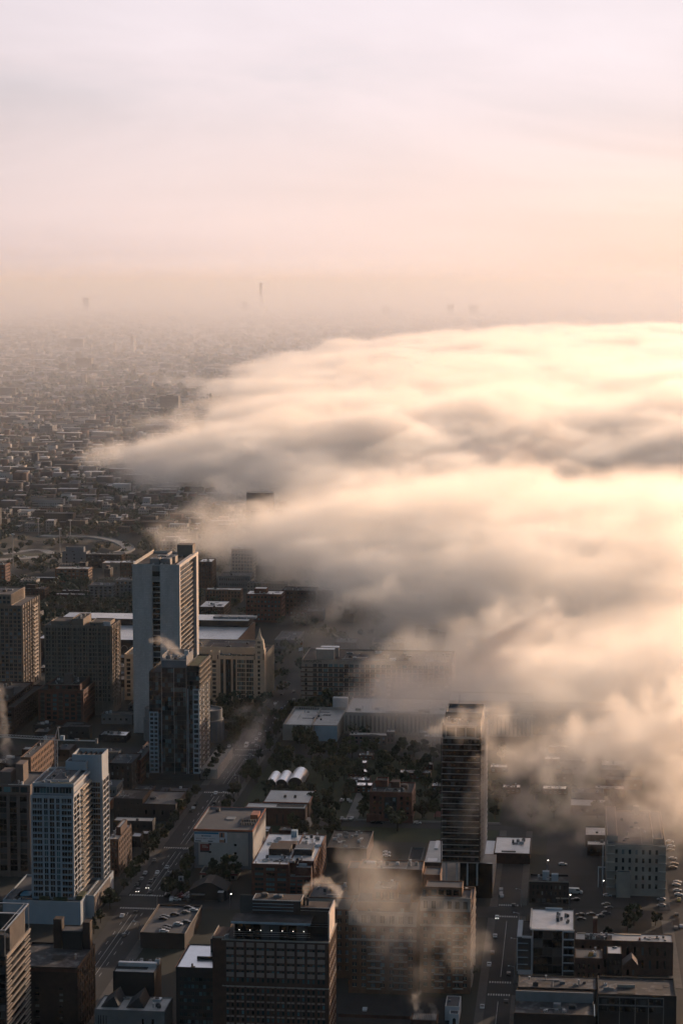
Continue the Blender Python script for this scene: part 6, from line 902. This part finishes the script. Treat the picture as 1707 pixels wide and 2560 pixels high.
def vol_object(name, build, lo, hi, res, material, label):
    t = bpy.data.node_groups.new(name, 'GeometryNodeTree'); t.interface.new_socket('Geometry', in_out='OUTPUT', socket_type='NodeSocketGeometry')
    b = NB(t); out = b.node('NodeGroupOutput'); pos = b.node('GeometryNodeInputPosition').outputs[0]; vc = b.node('GeometryNodeVolumeCube')
    t.links.new(build(b, pos), vc.inputs['Density']); vc.inputs['Min'].default_value = lo; vc.inputs['Max'].default_value = hi
    for k, a, c, r in zip('XYZ', lo, hi, res): vc.inputs['Resolution '+k].default_value = max(4, int((c-a)/r))
    sm = b.node('GeometryNodeSetMaterial'); sm.inputs['Material'].default_value = material; t.links.new(vc.outputs[0], sm.inputs[0]); t.links.new(sm.outputs[0], out.inputs[0])
    me = bpy.data.meshes.new(name); me.materials.append(material); o = obj(name, me); o.modifiers.new('fog', 'NODES').node_group = t; o['kind'] = 'stuff'; o['label'] = label; return o
def fog_bank(img, lo, hi, res, fade, dens, ns, material):
    def build(b, pos):
        wv = b.v('SCALE', b.v('SUBTRACT', b.noise(pos, ns*.5, 2.).outputs['Color'], (.5, .5, .5)), .6/ns); P = b.v('ADD', pos, wv); x, y, z = b.sep(P); x0, yy, z0 = b.sep(pos)
        u = b.m('DIVIDE', b.m('SUBTRACT', x, FX0), FX1-FX0); v = b.m('DIVIDE', b.m('LOGARITHM', b.m('DIVIDE', b.m('MAXIMUM', y, 100.), FY0), math.e), math.log(FY1/FY0))
        cb = b.node('ShaderNodeCombineXYZ'); b.t.links.new(u, cb.inputs[0]); b.t.links.new(v, cb.inputs[1])
        im = b.node('GeometryNodeImageTexture'); im.interpolation = 'Linear'; im.extension = 'EXTEND'; im.inputs[0].default_value = img; b.t.links.new(cb.outputs[0], im.inputs['Vector'])
        sc = b.node('FunctionNodeSeparateColor'); b.t.links.new(im.outputs['Color'], sc.inputs[0]); T = b.m('MULTIPLY', sc.outputs[0], 200.); E = sc.outputs[1]
        n1 = b.noise(b.v('MULTIPLY', P, (.7, .9, 1.7)), ns, 6., .66).outputs[0]
        n3 = b.noise(b.v('MULTIPLY', P, (.7, .9, 1.4)), ns*4.2, 3., .55).outputs[0]
        top = b.m('MULTIPLY', T, b.m('ADD', b.m('MULTIPLY', n3, .55), b.m('ADD', .0, b.m('MULTIPLY', n1, 1.45)))); d = b.mr(b.m('SUBTRACT', top, z), -4., 11., 0., 1., True)
        er = b.mr(b.m('ADD', b.m('MULTIPLY', E, 1.25), b.m('MULTIPLY', b.m('SUBTRACT', n1, .62), 2.6)), 0., .65, 0., 1., True)
        n2 = b.noise(b.v('MULTIPLY', P, (1., 1., 1.4)), ns*.8, 4., .6).outputs[0]
        d = b.m('ADD', b.m('MULTIPLY', d, .4), b.mr(b.m('SUBTRACT', top, z), 2., 26., 0., 1.15, True))
        den = b.m('MULTIPLY', b.m('MULTIPLY', b.m('MULTIPLY', d, er), b.mr(n2, .34, .66, .25, 1.75)), dens); den = b.m('MULTIPLY', den, b.mr(z0, 0., 40., .25, 1., True)); a0, a1, b0, b1 = fade
        den = b.m('MULTIPLY', den, b.m('MULTIPLY', b.mr(yy, a0, a1, 0., 1.), b.mr(yy, b0, b1, 1., 0.)))
        return b.m('MULTIPLY', den, b.m('GREATER_THAN', den, dens*.012))
    return vol_object('fog_bank', build, lo, hi, res, material, 'rolling bank of glowing fog over the city')
def plume(name, label, pts, dens, ns, res, material, edge=.5, seed=0.):
    """steam along a path of (x, y, z, radius)"""
    A = np.array(pts, float); pad = A[:, 3].max()*1.6
    lo = tuple(A[:, :3].min(0)-pad); hi = tuple(A[:, :3].max(0)+pad)
    def build(b, pos):
        P = b.v('ADD', pos, b.v('SCALE', b.v('SUBTRACT', b.noise(b.v('ADD', pos, (seed, 0, 0)), ns*.6, 2.).outputs['Color'], (.5, .5, .5)), .9/ns)); best = None
        for p, q in zip(pts[:-1], pts[1:]):
            a = Vector(p[:3]); e = Vector(q[:3])-a; L2 = max(e.length_squared, 1e-6)
            t = b.mr(b.m('DIVIDE', b.v('DOT_PRODUCT', b.v('SUBTRACT', P, tuple(a)), tuple(e)), L2), 0., 1., 0., 1.)
            d = b.v('LENGTH', b.v('SUBTRACT', P, b.v('ADD', b.v('SCALE', tuple(e), t), tuple(a))), (0, 0, 0)); r = b.m('ADD', p[3], b.m('MULTIPLY', t, q[3]-p[3])); f = b.m('SUBTRACT', 1., b.m('DIVIDE', d, r)); best = f if best is None else b.m('MAXIMUM', best, f)
        n1 = b.noise(b.v('ADD', P, (seed, 0, 0)), ns, 4., .58).outputs[0]
        den = b.m('MULTIPLY', b.mr(b.m('ADD', best, b.m('MULTIPLY', b.m('SUBTRACT', n1, .56), 2.6)), 0., edge, 0., 1., True), b.mr(best, -.15, .15, 0., dens)); return b.m('MULTIPLY', den, b.m('GREATER_THAN', den, dens*.02))
    o = vol_object(name, build, lo, hi, (res, res, res), material, label); return o
def vol_mat(name, c, g):
    m = bpy.data.materials.new(name); m.use_nodes = True; n = m.node_tree.nodes; n.remove(n['Principled BSDF']); pv = n.new('ShaderNodeVolumePrincipled'); pv.inputs['Color'].default_value = (*c, 1); pv.inputs['Density'].default_value = 1.; pv.inputs['Anisotropy'].default_value = g
    m.node_tree.links.new(pv.outputs[0], n['Material Output'].inputs['Volume']); return m, pv
fm, _ = vol_mat('fog', (1., .992, .974), .62)
fimg = fog_map()
fog_bank(fimg, (-330, 960, 0), (420, 1760, 140), (3., 3.2, 3.), (960, 961, 1650, 1750), .0115, 1/62., fm)
fog_bank(fimg, (-950, 1650, 0), (1100, 3600, 190), (5, 6, 3.6), (1650, 1750, 3400, 3600), .0095, 1/85., fm)
fog_bank(fimg, (-1500, 3400, 0), (2000, 11000, 200), (11, 15, 5), (3400, 3600, 10900, 11000), .0065, 1/170., fm)
def px3(px, py, Y, r): q = aty(px, py, Y); return (q[0], q[1], q[2], r)
plume('steam_plume', 'white steam puff drifting off the dark glass tower roof', [px3(458, 1642, 1352, 3), px3(440, 1628, 1354, 5), px3(422, 1612, 1358, 5.5), px3(402, 1600, 1362, 4), px3(376, 1604, 1366, 2.5)], .07, 1/3.5, .7, fm, .8)
plume('steam_plume', 'grey steam rising beside the left border', [px3(24, 1910, 1250, 2.5), px3(18, 1870, 1252, 5), px3(10, 1820, 1256, 4.5), px3(6, 1760, 1260, 3.5), px3(4, 1715, 1264, 3)], .05, 1/6., 1., fm, seed=30.)
plume('steam_plume', 'golden steam curling from the flue of the brown office block', [px3(758, 2250, 872, .8), px3(766, 2222, 873, 2.), px3(790, 2204, 874, 2.8), px3(820, 2206, 875, 2.8), px3(846, 2226, 876, 2.2), px3(838, 2262, 877, 2.)], .11, 1/3., .6, fm, seed=60.)
plume('steam_plume', 'tall veil of golden steam in front of the tan apartment block', [px3(1040, 2530, 912, 7), px3(1030, 2450, 912, 15), px3(1000, 2380, 912, 22), px3(985, 2310, 914, 25), px3(950, 2250, 922, 25), px3(925, 2190, 945, 20), px3(890, 2150, 960, 12)], .0115, 1/9., 1.2, fm, .7, 90.)
plume('steam_plume', 'faint golden veil across the right half of the tan apartment block', [px3(1050, 2260, 930, 11), px3(1100, 2320, 928, 17), px3(1150, 2370, 930, 14), px3(1215, 2375, 940, 9)], .018, 1/8., 1.2, fm, .8, 120.)
plume('steam_plume', 'pair of golden steam jets at the bottom edge', [px3(1058, 2556, 894, 1.), px3(1044, 2520, 895, 2.2), px3(1036, 2490, 896, 2.4), px3(1050, 2478, 897, 1.6)], .12, 1/2.4, .5, fm, seed=150.)
plume('steam_plume', 'right hand twin of the golden steam jets at the bottom edge', [px3(1090, 2556, 894, 1.2), px3(1084, 2530, 895, 2.4), px3(1078, 2510, 896, 1.8)], .12, 1/2.4, .5, fm, seed=180.)
plume('street_mist', 'grey mist drifting over the avenue by the dark glass tower', [px3(540, 1955, 1330, 8), px3(580, 1900, 1360, 11), px3(625, 1850, 1400, 11), px3(650, 1800, 1450, 9)], .02, 1/13., 1.8, fm, .9, 210.)
plume('street_mist', 'tan mist over the trees at the foot of the cream pinnacle block', [px3(585, 1800, 1490, 9), px3(620, 1775, 1520, 11), px3(690, 1765, 1540, 9)], .014, 1/14., 1.8, fm, .9, 240.)
FOGL = 'rolling bank of glowing fog over the city'
for pts, dens, ns, res, ed in (
    ([px3(1125, 1895, 1112, 6), px3(1175, 1868, 1118, 13), px3(1235, 1875, 1128, 18), px3(1300, 1895, 1140, 20), px3(1390, 1890, 1160, 24), px3(1500, 1870, 1190, 30), px3(1620, 1830, 1230, 36), px3(1760, 1800, 1280, 40)], .026, 1/16., 1.7, .8),
    ([px3(1230, 1975, 1122, 8), px3(1300, 1990, 1122, 15), px3(1390, 2010, 1120, 21), px3(1480, 2030, 1118, 25), px3(1600, 2030, 1120, 31), px3(1740, 2000, 1140, 36)], .024, 1/15., 1.7, .8),
    ([px3(1110, 2000, 1090, 4), px3(1160, 2070, 1086, 10), px3(1200, 1980, 1086, 9), px3(1185, 1900, 1088, 6)], .034, 1/9., 1.4, .9),
    ([px3(1095, 1815, 1088, 7), px3(1160, 1800, 1084, 12), px3(1230, 1790, 1090, 14)], .04, 1/12., 1.6, .9),
    ([px3(700, 1562, 1770, 5), px3(745, 1538, 1780, 9), px3(810, 1525, 1790, 12), px3(880, 1500, 1800, 15), px3(980, 1480, 1830, 20)], .014, 1/17., 2.4, .8),
    ([px3(865, 1690, 1500, 5), px3(925, 1672, 1505, 10), px3(980, 1650, 1510, 15), px3(1060, 1620, 1520, 20), px3(1180, 1590, 1540, 24), px3(1340, 1560, 1580, 30)], .020, 1/22., 2.4, .8),
    ([px3(345, 1345, 2240, 5), px3(420, 1290, 2240, 9), px3(480, 1275, 2250, 14), px3(560, 1290, 2260, 18), px3(660, 1300, 2280, 24)], .012, 1/24., 3., .8),
    ([px3(215, 1110, 3250, 14), px3(280, 1085, 3260, 24), px3(370, 1060, 3280, 34), px3(480, 1060, 3300, 40)], .009, 1/45., 5., .8)):
    plume('fog_bank', FOGL, pts, dens, ns, res, fm, ed, pts[0][0])
def mist(b, pos):
    x, y, z = b.sep(pos); n1 = b.noise(b.v('MULTIPLY', pos, (1, .5, 1)), 1/900., 3.).outputs[0]
    return b.m('MULTIPLY', b.m('MULTIPLY', b.m('POWER', math.e, b.m('MULTIPLY', z, -1/150.)), b.mr(n1, .3, .7, .5, 1.4)), b.mr(y, 1600., 6500., 0.01, MIST))
MIST = .32
mm, mv = vol_mat('mist', (.80, .87, 1.), .36); mv.inputs['Density'].default_value = .001
vol_object('ground_mist', mist, (-60000, 1500, 0), (30000, 190000, 1300), (700, 1500, 50), mm, 'thin ground mist paling the far city')
hmat, hv = vol_mat('haze', (.75, .88, 1.), .3); hv.inputs['Density'].default_value = 8e-6
o = obj('haze', MB().box(-R-9, R+9, -R-9, R+9, -1, HC+3).mesh('haze', hmat)); o['kind'] = 'stuff'; o['label'] = 'pale evening haze filling the air over the city'
